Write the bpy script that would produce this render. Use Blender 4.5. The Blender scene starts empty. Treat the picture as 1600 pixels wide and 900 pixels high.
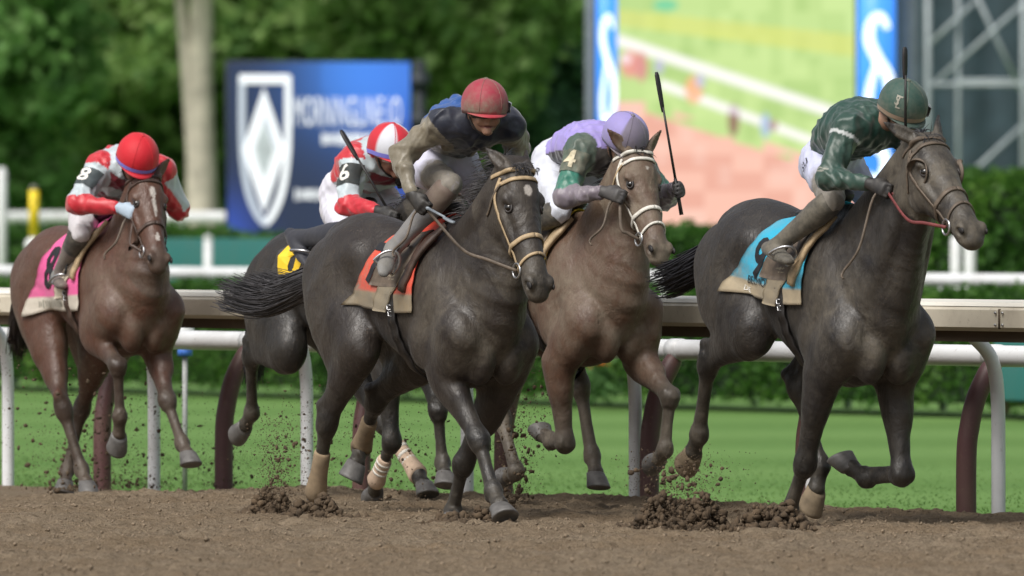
import bpy, bmesh, math, random
import numpy as np
from mathutils import Vector, Matrix
from mathutils.bvhtree import BVHTree
from mathutils import noise as mnoise
R_ = math.radians
SC = bpy.context.scene
COL = SC.collection
# ------------------------------------------------------------------ camera, sky, sun, exposure
cam = bpy.data.cameras.new('camera'); camo = bpy.data.objects.new('camera', cam); COL.objects.link(camo)
camo.location = (0, 0, 1.55); camo.rotation_euler = (R_(90), 0, 0)
cam.sensor_width = 36.0; cam.lens = 360.0; cam.shift_y = -118/1600
cam.clip_start = 1.0; cam.clip_end = 3000.0
cam.dof.use_dof = True; cam.dof.focus_distance = 51.6; cam.dof.aperture_fstop = 4.1
SC.camera = camo
SUN_EL, SUN_AZ = R_(50), R_(218)          # light comes over the photographer's left shoulder
wd = bpy.data.worlds.new('World'); SC.world = wd; wd.use_nodes = True
wt = wd.node_tree; wt.nodes.clear()
wo_ = wt.nodes.new('ShaderNodeOutputWorld'); wb = wt.nodes.new('ShaderNodeBackground'); ws = wt.nodes.new('ShaderNodeTexSky')
ws.sky_type = 'NISHITA'; ws.sun_disc = False; ws.sun_elevation = SUN_EL; ws.sun_rotation = SUN_AZ
ws.air_density = 1.0; ws.dust_density = 4.0; ws.ozone_density = 1.0
wh = wt.nodes.new('ShaderNodeHueSaturation'); wh.inputs['Saturation'].default_value = .38
wt.links.new(ws.outputs[0], wh.inputs['Color']); wt.links.new(wh.outputs[0], wb.inputs[0]); wt.links.new(wb.outputs[0], wo_.inputs[0])
wb.inputs[1].default_value = .10
sl_ = bpy.data.lights.new('sun', 'SUN'); so = bpy.data.objects.new('sun', sl_); COL.objects.link(so)
sl_.energy = 2.3; sl_.angle = R_(28); sl_.color = (1.0, .96, .90)
_sd = Vector((math.sin(SUN_AZ)*math.cos(SUN_EL), math.cos(SUN_AZ)*math.cos(SUN_EL), math.sin(SUN_EL)))   # towards the sun
so.rotation_euler = _sd.to_track_quat('Z', 'Y').to_euler(); so.location = (-20, -20, 40)
SC.view_settings.view_transform = 'Standard'; SC.view_settings.look = 'None'; SC.view_settings.exposure = 0.30; SC.view_settings.gamma = 1.0
SC.view_settings.use_curve_mapping = False
# ------------------------------------------------------------------ object helpers
def tag(o, label=None, cat=None, group=None, kind=None):
    if label: o['label'] = label
    if cat: o['category'] = cat
    if group: o['group'] = group
    if kind: o['kind'] = kind
    return o

def link(name, me, mat=None, parent=None, smooth=True):
    o = bpy.data.objects.new(name, me)
    COL.objects.link(o)
    if mat is not None and me is not None:
        for m in (mat if isinstance(mat, (list, tuple)) else [mat]):
            me.materials.append(m)
    if smooth and me is not None:
        me.polygons.foreach_set('use_smooth', np.ones(len(me.polygons), dtype=bool))
    if parent is not None: o.parent = parent
    return o

def empty(name, loc=(0, 0, 0), rz=0.0):
    o = bpy.data.objects.new(name, None)
    COL.objects.link(o); o.location = loc; o.rotation_euler = (0, 0, rz)
    o.empty_display_size = .1
    return o

def pymesh(name, V, Fc):
    me = bpy.data.meshes.new(name)
    V = np.asarray(V, dtype=np.float32)
    if isinstance(Fc, np.ndarray):
        n, k = Fc.shape
        me.vertices.add(len(V)); me.vertices.foreach_set('co', V.ravel())
        me.loops.add(n*k); me.loops.foreach_set('vertex_index', Fc.astype(np.int32).ravel())
        me.polygons.add(n)
        me.polygons.foreach_set('loop_start', np.arange(0, n*k, k, dtype=np.int32))
        me.polygons.foreach_set('loop_total', np.full(n, k, dtype=np.int32))
        me.update(calc_edges=True)
    else:
        me.from_pydata([tuple(v) for v in V], [], Fc); me.update()
    return me

class MB:
    """collects vertices and faces of ONE mesh"""
    def __init__(s): s.v = []; s.f = []
    def add(s, V, Fc):
        b = len(s.v); s.v += [tuple(p) for p in V]; s.f += [tuple(i+b for i in q) for q in Fc]
    def box(s, c, h, M=None, bev=0.0):
        c = Vector(c); x, y, z = h
        if bev <= 0:
            P = [Vector((sx*x, sy*y, sz*z)) for sz in (-1, 1) for sy in (-1, 1) for sx in (-1, 1)]
            Q = [(0, 2, 3, 1), (4, 5, 7, 6), (0, 1, 5, 4), (2, 6, 7, 3), (0, 4, 6, 2), (1, 3, 7, 5)]
        else:
            bm = bmesh.new(); bmesh.ops.create_cube(bm, size=1.0)
            for v in bm.verts: v.co = Vector((v.co.x*2*x, v.co.y*2*y, v.co.z*2*z))
            bmesh.ops.bevel(bm, geom=bm.edges[:], offset=bev, segments=2, profile=.6, affect='EDGES')
            bm.verts.index_update()
            P = [v.co.copy() for v in bm.verts]; Q = [[v.index for v in f.verts] for f in bm.faces]; bm.free()
        if M is not None: P = [M @ p for p in P]
        s.add([p + c for p in P], Q)
    def tube(s, pts, rad, n=10, caps=True, lat=None, flat=1.0):
        pts = [Vector(p) for p in pts]
        if not hasattr(rad, '__len__'): rad = [rad]*len(pts)
        V = []; Fc = []; prev = None
        for i, p in enumerate(pts):
            a = pts[max(i-1, 0)]; b = pts[min(i+1, len(pts)-1)]
            t = (b-a).normalized()
            if lat is not None: u = Vector(lat)
            elif prev is not None: u = prev
            else: u = Vector((0, 0, 1)) if abs(t.z) < .9 else Vector((1, 0, 0))
            u = (u - t*u.dot(t))
            u = u.normalized() if u.length > 1e-6 else t.orthogonal().normalized()
            prev = u; w = t.cross(u)
            for k in range(n):
                a_ = 2*math.pi*k/n
                V.append(p + u*(rad[i]*math.cos(a_)) + w*(rad[i]*flat*math.sin(a_)))
        for i in range(len(pts)-1):
            for k in range(n):
                k2 = (k+1) % n
                Fc.append((i*n+k, i*n+k2, (i+1)*n+k2, (i+1)*n+k))
        if caps:
            Fc.append(tuple(range(n-1, -1, -1))); Fc.append(tuple((len(pts)-1)*n+k for k in range(n)))
        s.add(V, Fc)
    def build(s, name, mat=None, parent=None, smooth=True):
        return link(name, pymesh(name, s.v, s.f), mat, parent, smooth)

def catmull(P, n):
    P = np.asarray(P, float); out = []
    m = len(P)
    for i in range(m-1):
        p0 = P[max(i-1, 0)]; p1 = P[i]; p2 = P[i+1]; p3 = P[min(i+2, m-1)]
        for j in range(n):
            t = j/n
            out.append(.5*((2*p1)+(-p0+p2)*t+(2*p0-5*p1+4*p2-p3)*t*t+(-p0+3*p1-3*p2+p3)*t**3))
    out.append(P[-1]); return np.array(out)

# ------------------------------------------------------------------ organic modelling: smooth-union solids -> one surface
class Loft:
    """a swept solid of elliptical sections; rows of st: x y z halfwidth(lateral) halfdepth"""
    def __init__(s, st, lat=(0, 1, 0), k=.04, op=1, dens=0):
        st = np.asarray(st, float)
        if dens: st = catmull(st, dens)
        s.P = st[:, :3]; s.w = st[:, 3]; s.h = st[:, 4]; s.k = k; s.op = op
        s.lat = np.asarray(lat, float)
        s.rmax = max(s.w.max(), s.h.max())
    def seg(s, i, X, Y, Z):
        a = s.P[i]; b = s.P[i+1]; ab = b-a; L = np.linalg.norm(ab)+1e-9; t_ = ab/L
        u = s.lat - t_*s.lat.dot(t_); u /= (np.linalg.norm(u)+1e-9); v = np.cross(t_, u)
        dx = X-a[0]; dy = Y-a[1]; dz = Z-a[2]
        q = dx*t_[0]+dy*t_[1]+dz*t_[2]
        t = np.clip(q/L, 0, 1)
        w = s.w[i]+(s.w[i+1]-s.w[i])*t; h = s.h[i]+(s.h[i+1]-s.h[i])*t
        m = np.minimum(w, h); sa = (q - t*L)/m
        U = (dx*u[0]+dy*u[1]+dz*u[2])/w; V = (dx*v[0]+dy*v[1]+dz*v[2])/h
        k0 = np.sqrt(U*U+V*V+sa*sa)+1e-6
        k1 = np.sqrt((U/w)**2+(V/h)**2+(sa/m)**2)+1e-6
        return k0*(k0-1)/k1, t
    def bounds(s, pad):
        r = s.rmax+pad
        return s.P.min(0)-r, s.P.max(0)+r
    def at(s, Q):
        """distance and running parameter at points Q"""
        best = np.full(len(Q), 9.); par = np.zeros(len(Q))
        for i in range(len(s.P)-1):
            d, t = s.seg(i, Q[:, 0], Q[:, 1], Q[:, 2])
            m = d < best; best[m] = d[m]; par[m] = (i+t)[m]
        return best, par

def Ell(c, r, axes=None, k=.04, op=1):
    return dict(c=np.asarray(c, float), r=np.asarray(r, float), A=(np.eye(3) if axes is None else np.asarray(axes, float)), k=k, op=op)

def solid(prims, dx, pad=.03):
    lo = np.full(3, 9e9); hi = -lo
    for p in prims:
        if (p.op if isinstance(p, Loft) else p['op']) < 0: continue
        a, b = p.bounds(pad) if isinstance(p, Loft) else (p['c']-p['r'].max()-pad, p['c']+p['r'].max()+pad)
        lo = np.minimum(lo, a); hi = np.maximum(hi, b)
    n = np.ceil((hi-lo)/dx).astype(int)+1
    D = np.full(n, .5, dtype=np.float32)
    ax = [(lo[i]+dx*np.arange(n[i])).astype(np.float32) for i in range(3)]
    def sl(a, b):
        i0 = np.clip(np.floor((a-lo)/dx).astype(int), 0, n-1); i1 = np.clip(np.ceil((b-lo)/dx).astype(int)+1, 1, n)
        return tuple(slice(i0[i], i1[i]) for i in range(3))
    def grid(s):
        return ax[0][s[0]][:, None, None], ax[1][s[1]][None, :, None], ax[2][s[2]][None, None, :]
    for p in prims:
        if isinstance(p, Loft):
            k, op = p.k, p.op; mg = k+3*dx
            s = sl(*p.bounds(mg)); o = np.array([q.start for q in s])
            T = np.full([q.stop-q.start for q in s], .5, dtype=np.float32)
            for i in range(len(p.P)-1):
                r = max(p.w[i], p.w[i+1], p.h[i], p.h[i+1])+mg
                s2 = sl(np.minimum(p.P[i], p.P[i+1])-r, np.maximum(p.P[i], p.P[i+1])+r)
                d, _ = p.seg(i, *grid(s2))
                ss = tuple(slice(s2[j].start-o[j], s2[j].stop-o[j]) for j in range(3))
                T[ss] = np.minimum(T[ss], d)
        else:
            k, op = p['k'], p['op']; mg = k+3*dx
            s = sl(p['c']-p['r'].max()-mg, p['c']+p['r'].max()+mg)
            X, Y, Z = grid(s); X = X-p['c'][0]; Y = Y-p['c'][1]; Z = Z-p['c'][2]
            A = p['A']; r = p['r']
            q = [(X*A[j][0]+Y*A[j][1]+Z*A[j][2])/r[j] for j in range(3)]
            k0 = np.sqrt(q[0]**2+q[1]**2+q[2]**2)+1e-6
            k1 = np.sqrt((q[0]/r[0])**2+(q[1]/r[1])**2+(q[2]/r[2])**2)+1e-6
            T = (k0*(k0-1)/k1).astype(np.float32)
        B = D[s]
        if op > 0:
            h = np.maximum(k-np.abs(B-T), 0)/k
            D[s] = np.minimum(B, T)-h*h*k*.25
        else:
            h = np.maximum(k-np.abs(B+T), 0)/k
            D[s] = np.maximum(B, -T)+h*h*k*.25
    # surface nets
    S = D < 0
    c = np.zeros(np.array(S.shape)-1, dtype=np.int8)
    for i in (0, 1):
        for j in (0, 1):
            for l in (0, 1):
                c += S[i:S.shape[0]-1+i, j:S.shape[1]-1+j, l:S.shape[2]-1+l]
    act = (c > 0) & (c < 8)
    ids = np.argwhere(act); N = len(ids)
    idx = np.full(act.shape, -1, dtype=np.int32); idx[act] = np.arange(N)
    acc = np.zeros((N, 3)); cnt = np.zeros(N)
    corners = [(i, j, l) for i in (0, 1) for j in (0, 1) for l in (0, 1)]
    for a in corners:
        for q in range(3):
            if a[q]: continue
            b = list(a); b[q] = 1
            va = D[ids[:, 0]+a[0], ids[:, 1]+a[1], ids[:, 2]+a[2]]; vb = D[ids[:, 0]+b[0], ids[:, 1]+b[1], ids[:, 2]+b[2]]
            m = (va < 0) != (vb < 0)
            t = va[m]/(va[m]-vb[m])
            pt = np.array(a, float)[None, :].repeat(m.sum(), 0); pt[:, q] += t
            acc[m] += pt; cnt[m] += 1
    V = lo+dx*(ids+acc/cnt[:, None])
    Q = []
    for q in range(3):
        sa = [slice(None)]*3; sb = [slice(None)]*3; sa[q] = slice(0, -1); sb[q] = slice(1, None)
        A = S[tuple(sa)]; B = S[tuple(sb)]
        e = np.argwhere(A != B)
        o1, o2 = (q+1) % 3, (q+2) % 3
        e = e[(e[:, o1] > 0) & (e[:, o2] > 0) & (e[:, o1] < idx.shape[o1]) & (e[:, o2] < idx.shape[o2])]
        def g(d1, d2):
            f = e.copy(); f[:, o1] -= d1; f[:, o2] -= d2
            return idx[f[:, 0], f[:, 1], f[:, 2]]
        quad = np.stack([g(1, 1), g(0, 1), g(0, 0), g(1, 0)], 1)
        flip = ~A[e[:, 0], e[:, 1], e[:, 2]]
        quad[flip] = quad[flip][:, ::-1]
        Q.append(quad)
    return V, np.concatenate(Q)

def relax(V, Q, it=1, lam=.5):
    for _ in range(it):
        acc = np.zeros_like(V); cnt = np.zeros(len(V))
        for a, b in ((0, 1), (1, 2), (2, 3), (3, 0)):
            np.add.at(acc, Q[:, a], V[Q[:, b]]); np.add.at(acc, Q[:, b], V[Q[:, a]])
            np.add.at(cnt, Q[:, a], 1); np.add.at(cnt, Q[:, b], 1)
        V = V+lam*(acc/np.maximum(cnt, 1)[:, None]-V)
    return V

def colattr(me, name, C):
    C = np.asarray(C, dtype=np.float32)
    if C.ndim == 1:
        a = me.attributes.new(name, 'FLOAT', 'POINT'); a.data.foreach_set('value', C)
    else:
        if C.shape[1] == 3: C = np.concatenate([C, np.ones((len(C), 1), np.float32)], 1)
        a = me.attributes.new(name, 'FLOAT_COLOR', 'POINT'); a.data.foreach_set('color', C.ravel())

def sstep(a, b, x):
    t = np.clip((np.asarray(x, float)-a)/(b-a), 0, 1); return t*t*(3-2*t)
def nrm(v):
    v = np.asarray(v, float); return v/(np.linalg.norm(v)+1e-12)
def lerp(a, b, t): return np.asarray(a, float)*(1-t)+np.asarray(b, float)*t
def srgb(r, g, b):
    f = lambda c: (c/255/12.92 if c <= 10 else ((c/255+.055)/1.055)**2.4)
    return (f(r), f(g), f(b))
# ------------------------------------------------------------------ materials
class NT:
    def __init__(s, name):
        s.m = bpy.data.materials.new(name); s.m.use_nodes = True
        s.t = s.m.node_tree; s.t.nodes.clear()
        s.out = s.t.nodes.new('ShaderNodeOutputMaterial')
        s.b = s.t.nodes.new('ShaderNodeBsdfPrincipled'); s.t.links.new(s.b.outputs[0], s.out.inputs[0])
    def n(s, typ, **kw):
        nd = s.t.nodes.new('ShaderNode'+typ)
        for k, v in kw.items(): setattr(nd, k, v)
        return nd
    def l(s, a, b): s.t.links.new(a, b)
    def set(s, **kw):
        for k, v in kw.items():
            k = k.replace('_', ' ')
            s.b.inputs[k].default_value = v
        return s
    def coord(s, which='Object', scale=None):
        c = s.n('TexCoord').outputs[which]
        if scale is not None:
            mp = s.n('Mapping'); mp.inputs['Scale'].default_value = scale; s.l(c, mp.inputs[0]); c = mp.outputs[0]
        return c
    def noise(s, scale, detail=4, rough=.55, vec=None, dist=0.0):
        nd = s.n('TexNoise'); nd.inputs['Scale'].default_value = scale; nd.inputs['Detail'].default_value = detail
        nd.inputs['Roughness'].default_value = rough; nd.inputs['Distortion'].default_value = dist
        s.l(vec if vec is not None else s.coord(), nd.inputs['Vector']); return nd.outputs['Fac']
    def ramp(s, fac, stops):
        r = s.n('ValToRGB'); e = r.color_ramp.elements
        while len(e) < len(stops): e.new(.5)
        for i, (p, c) in enumerate(stops):
            e[i].position = p; e[i].color = (c[0], c[1], c[2], 1) if hasattr(c, '__len__') else (c, c, c, 1)
        s.l(fac, r.inputs[0]); return r.outputs[0]
    def mix(s, fac, a, b, blend='MIX'):
        m = s.n('Mix', data_type='RGBA', blend_type=blend)
        for i, v in ((0, fac), (6, a), (7, b)):
            if hasattr(v, 'is_linked') or hasattr(v, 'links'): s.l(v, m.inputs[i])
            elif i == 0: m.inputs[0].default_value = v
            else: m.inputs[i].default_value = (v[0], v[1], v[2], 1)
        return m.outputs[2]
    def math(s, op, a, b=None):
        m = s.n('Math', operation=op)
        for i, v in ((0, a), (1, b)):
            if v is None: continue
            if hasattr(v, 'links'): s.l(v, m.inputs[i])
            else: m.inputs[i].default_value = v
        return m.outputs[0]
    def attr(s, name, out='Color'):
        a = s.n('Attribute', attribute_name=name); return a.outputs[out]
    def base(s, c): s.l(c, s.b.inputs['Base Color']); return s
    def bump(s, h, strength=.3, dist=.01):
        b = s.n('Bump'); b.inputs['Strength'].default_value = strength; b.inputs['Distance'].default_value = dist
        s.l(h, b.inputs['Height']); s.l(b.outputs[0], s.b.inputs['Normal']); return s

DUST = srgb(140, 130, 113)
MUD = srgb(88, 72, 57)

def flat_mat(name, col, rough=.6, var=.25, scale=30, metal=0.0, spec=.5, bump=.0):
    t = NT(name); f = t.noise(scale, 5)
    d = tuple(c*(1-var) for c in col); u = tuple(min(1, c*(1+var)) for c in col)
    t.base(t.ramp(f, [(.3, d), (.7, u)])).set(Roughness=rough, Metallic=metal, Specular_IOR_Level=spec)
    if bump: t.bump(t.noise(scale*3, 4), bump, .005)
    return t.m

def coat_mat():
    t = NT('horse_coat')
    col = t.attr('Col'); du = t.attr('Dust', 'Fac')
    n1 = t.noise(6.5, 8, .68, None, .4); n2 = t.noise(70, 3, .6); n3 = t.noise(2.3, 3, .5); n4 = t.noise(22, 6, .7)
    col = t.mix(t.math('MULTIPLY', t.ramp(n4, [(.35, 0), (.65, 1)]), .35), col, t.mix(.6, col, (.0, .0, .0)))
    f = t.math('MULTIPLY', t.math('ADD', t.math('MULTIPLY', t.ramp(n1, [(.36, 0), (.70, 1)]), .85), t.math('MULTIPLY', t.ramp(n3, [(.42, 0), (.58, 1)]), .35)), du)
    f2 = t.math('MULTIPLY', f, t.ramp(n4, [(.25, .45), (.7, 1)]))
    c = t.mix(f2, col, DUST)
    vo = t.n('TexVoronoi'); vo.inputs['Scale'].default_value = 55; t.l(t.coord(), vo.inputs['Vector'])
    sp = t.math('MULTIPLY', t.ramp(vo.outputs['Distance'], [(.10, 1), (.19, 0)]), t.ramp(n3, [(.40, 0), (.56, 1)]))
    c = t.mix(t.math('MULTIPLY', sp, .75), c, MUD)
    c = t.mix(t.math('MULTIPLY', t.ramp(t.noise(1.0, 4, .6, t.coord('Object', (130, 130, 36))), [(.35, 0), (.65, 1)]), .30), c, t.mix(.55, c, (0, 0, 0)))
    t.base(c)
    hair = t.noise(1.0, 5, .65, t.coord('Object', (150, 150, 40)))
    t.l(t.math('ADD', t.ramp(f2, [(0, .32), (.5, .58)]), t.math('MULTIPLY', t.ramp(t.math('ADD', t.math('MULTIPLY', n4, .55), t.math('MULTIPLY', hair, .45)), [(.38, 0), (.62, 1)]), .26)), t.b.inputs['Roughness'])
    t.set(Specular_IOR_Level=.5, Sheen_Weight=.05, Sheen_Roughness=.4)
    hv = t.noise(1.0, 4, .6, t.coord('Object', (110, 110, 34)))
    mus = t.noise(1.0, 5, .55, t.coord('Object', (9, 9, 5)), .6)
    vn = t.noise(7.5, 2, .5, None, .8); ve = t.ramp(t.math('ABSOLUTE', t.math('SUBTRACT', vn, .5)), [(0, 1), (.022, 0)])      # raised veins
    t.bump(t.math('ADD', t.math('ADD', t.math('MULTIPLY', hv, .11), t.math('MULTIPLY', mus, 1.15)), t.math('MULTIPLY', ve, .022)), .5, .030)
    return t.m

def cloth_mat(name='silks_cloth', rough=.65, mud=1.0, sheen=.15):
    t = NT(name)
    col = t.attr('Col'); du = t.attr('Dust', 'Fac')
    n1 = t.noise(9, 6, .65); n2 = t.noise(45, 4, .6)
    f = t.math('MULTIPLY', t.ramp(t.math('ADD', t.math('MULTIPLY', n1, .7), t.math('MULTIPLY', n2, .3)), [(.40, 0), (.58, 1)]), .9)
    g = t.math('MINIMUM', t.math('MULTIPLY', t.math('ADD', f, t.math('MULTIPLY', du, .9)), du), .93)
    t.base(t.mix(g, col, t.mix(n2, srgb(94, 88, 75), srgb(146, 138, 121))))
    t.set(Roughness=rough, Sheen_Weight=sheen)
    t.bump(t.noise(40, 5, .6), .25, .006)
    return t.m
M = {}
def make_mats():
    M['coat'] = coat_mat(); M['cloth'] = cloth_mat()
    M['satin'] = cloth_mat('satin_cloth', .42, 1, .3)
    M['hoof'] = flat_mat('hoof_horn', srgb(98, 96, 94), .5, .3, 25, bump=.2)
    M['sole'] = flat_mat('muddy_hoof_sole', srgb(120, 106, 86), .85, .3, 18, bump=.4)
    M['hair'] = flat_mat('dark_hair', srgb(34, 33, 38), .5, .5, 14)
    M['hair_dusty'] = flat_mat('dusty_dark_hair', srgb(66, 64, 66), .55, .5, 14)
    M['hair_bay'] = flat_mat('brown_hair', srgb(38, 30, 27), .5, .5, 14)
    M['eye'] = flat_mat('dark_eye', (.006, .004, .003), .08, .1, 10, spec=.8)
    M['lid'] = flat_mat('eyelid_skin', srgb(44, 38, 36), .5, .3, 20)
    M['nostril'] = flat_mat('nostril_skin', (.012, .010, .010), .6, .3, 20)
    M['leather_tan'] = flat_mat('pale_leather', srgb(172, 150, 118), .55, .25, 22)
    M['leather_white'] = flat_mat('white_nylon_strap', srgb(216, 212, 202), .55, .15, 25)
    M['leather_brown'] = flat_mat('brown_leather', srgb(74, 58, 50), .5, .35, 25)
    M['leather_dusty'] = flat_mat('dusty_leather', srgb(96, 84, 72), .6, .35, 25)
    M['leather_black'] = flat_mat('black_leather', srgb(34, 31, 30), .45, .35, 25)
    M['red_rubber'] = flat_mat('red_rubber_rein', srgb(116, 56, 56), .6, .3, 25)
    M['steel'] = flat_mat('bit_steel', srgb(190, 190, 192), .3, .2, 40, metal=.9)
    M['skin'] = cloth_mat('skin', .55, 1, .0)
    M['plastic'] = flat_mat('goggle_plastic', srgb(40, 38, 38), .15, .2, 15)
    M['clear'] = flat_mat('goggle_lens_clear', srgb(190, 188, 180), .15, .3, 30)
    M['whip'] = flat_mat('whip_shaft', srgb(40, 38, 38), .5, .3, 25)
    M['whip_tan'] = flat_mat('whip_handle_tan', srgb(150, 120, 84), .6, .2, 25)
    M['whip_grey'] = flat_mat('whip_grey', srgb(130, 138, 146), .5, .2, 25)
    M['bandage'] = flat_mat('muddy_bandage', srgb(140, 122, 98), .9, .25, 16, bump=.4)
    M['bandage_pale'] = flat_mat('pale_striped_bandage', srgb(196, 172, 150), .9, .2, 16, bump=.4)
    M['ink_black'] = flat_mat('black_print', srgb(30, 30, 34), .6, .2, 20)
    M['ink_white'] = flat_mat('white_print', srgb(228, 226, 220), .6, .08, 20)
    M['ink_cream'] = flat_mat('cream_print', srgb(206, 196, 168), .6, .1, 20)
    M['ink_yellow'] = flat_mat('yellow_print', srgb(236, 196, 40), .6, .1, 20)
    M['ink_grey'] = flat_mat('grey_print', srgb(150, 148, 136), .7, .2, 20)
# ------------------------------------------------------------------ the place
RH = np.array([.5537, -.8327]); RL = np.array([.8327, .5537])      # along the rail (race direction) / across it, away from the camera
def W(al, la, z=0.0):
    p = RH*al+RL*(la-1.19); return np.array([p[0], p[1], z])
def railpt(px, la):
    """along-coordinate of the vertical plane seen at column px on the line lat=la"""
    k = (px-800)/16000.; la = la-1.19
    # (RH*al+RL*la).x = k*(...).y
    return (k*RL[1]*la-RL[0]*la)/(RH[0]-k*RH[1])
RNG = np.random.RandomState(7)
def lattice(nx, ny, cx, cy, seed):
    r = np.random.RandomState(seed); gx = max(2, int(cx)+2); gy = max(2, int(cy)+2); G = r.rand(gx+2, gy+2)
    x = np.linspace(0, gx-.001, nx); y = np.linspace(0, gy-.001, ny); xi = x.astype(int); yi = y.astype(int)
    fx = (x-xi)[:, None]; fy = (y-yi)[None, :]; fx = fx*fx*(3-2*fx); fy = fy*fy*(3-2*fy)
    a = G[xi][:, yi]; b = G[xi+1][:, yi]; c = G[xi][:, yi+1]; d = G[xi+1][:, yi+1]
    return a*(1-fx)*(1-fy)+b*fx*(1-fy)+c*(1-fx)*fy+d*fx*fy-.5

def dirt_mat():
    t = NT('track_dirt'); co = t.coord('Object')
    n1 = t.noise(.9, 5, .6, co); n2 = t.noise(26, 6, .75, co); n3 = t.noise(80, 4, .7, co)
    c = t.ramp(n2, [(.28, srgb(108, 94, 78)), (.5, srgb(141, 126, 106)), (.75, srgb(162, 147, 126))])
    c = t.mix(t.math('MULTIPLY', t.ramp(n1, [(.4, 0), (.65, 1)]), .5), c, srgb(128, 108, 84))
    c = t.mix(t.math('MULTIPLY', t.ramp(n3, [(.32, 1), (.46, 0)]), .5), c, srgb(70, 58, 47))
    t.base(c).set(Roughness=.95, Specular_IOR_Level=.15)
    t.bump(t.math('ADD', t.math('MULTIPLY', n2, .6), t.math('MULTIPLY', n3, .7)), 1.0, .03)
    return t.m
def turf_mat():
    t = NT('turf_grass'); co = t.coord('Object')
    mp = t.n('Mapping'); mp.inputs['Rotation'].default_value = (0, 0, R_(0)); mp.inputs['Scale'].default_value = (1, 1, 1); t.l(co, mp.inputs[0])
    n1 = t.noise(.8, 6, .7, co); n2 = t.noise(14, 6, .75, co)
    wv = t.n('TexWave', wave_type='BANDS', bands_direction='Y'); wv.inputs['Scale'].default_value = .055; wv.inputs['Distortion'].default_value = .6; wv.inputs['Detail'].default_value = 2; t.l(co, wv.inputs[0])
    c = t.ramp(n2, [(.25, srgb(76, 106, 52)), (.55, srgb(94, 128, 64)), (.8, srgb(118, 150, 83))])
    c = t.mix(t.math('MULTIPLY', wv.outputs['Fac'], .25), c, srgb(134, 168, 100))
    c = t.mix(t.math('MULTIPLY', t.ramp(n1, [(.35, 0), (.7, 1)]), .4), c, srgb(86, 124, 62))
    t.base(c).set(Roughness=.9, Specular_IOR_Level=.2); t.bump(n2, .35, .02); return t.m
def leaf_mat(name, a, b, c_):
    t = NT(name); r = t.attr('Rnd', 'Fac'); n = t.noise(1.1, 3, .6)
    c = t.ramp(t.math('ADD', t.math('MULTIPLY', r, .35), t.math('MULTIPLY', t.ramp(n, [(.34, 0), (.66, 1)]), .65)), [(0, a), (.5, b), (1, c_)])
    t.base(c).set(Roughness=.6, Specular_IOR_Level=.35)
    tr = t.n('BsdfTranslucent'); t.l(c, tr.inputs[0]); mx = t.n('MixShader'); mx.inputs[0].default_value = .5
    t.l(t.b.outputs[0], mx.inputs[1]); t.l(tr.outputs[0], mx.inputs[2]); t.l(mx.outputs[0], t.out.inputs[0]); return t.m
def paint_mat(name, col, rough=.5, dirt=.3, dcol=srgb(120, 104, 86)):
    t = NT(name); n = t.noise(3, 6, .65); n2 = t.noise(38, 4, .6)
    c = t.mix(t.math('MULTIPLY', t.ramp(n, [(.45, 0), (.75, 1)]), dirt), col, dcol)
    c = t.mix(t.math('MULTIPLY', t.ramp(n2, [(.62, 0), (.72, 1)]), dirt), c, dcol)
    t.base(c).set(Roughness=rough); return t.m
def glow_mat(name, strength):
    t = NT(name); a = t.attr('Col'); t.b.inputs['Base Color'].default_value = (.02, .02, .02, 1)
    t.l(a, t.b.inputs['Emission Color']); t.b.inputs['Emission Strength'].default_value = strength; t.set(Roughness=.4); return t.m

def leaves(name, cen, size, mat, parent, seed, aspect=.6, rnd=None):
    """one mesh of many small leaf faces (each a bent pair of triangles)"""
    r = np.random.RandomState(seed); n = len(cen)
    u = r.randn(n, 3); u /= np.linalg.norm(u, axis=1)[:, None]
    w = r.randn(n, 3); w -= u*(w*u).sum(1)[:, None]; w /= np.linalg.norm(w, axis=1)[:, None]
    s = (size*r.uniform(.6, 1.3, n))[:, None]; nn = np.cross(u, w)
    V = np.stack([cen-u*s, cen+w*s*aspect+nn*s*.15, cen+u*s, cen-w*s*aspect+nn*s*.15], 1).reshape(-1, 3)
    Q = np.arange(n*4).reshape(n, 4)
    me = pymesh(name, V, Q); rv = r.rand(n) if rnd is None else rnd
    colattr(me, 'Rnd', np.repeat(rv, 4)); return link(name, me, mat, parent, False)

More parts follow.
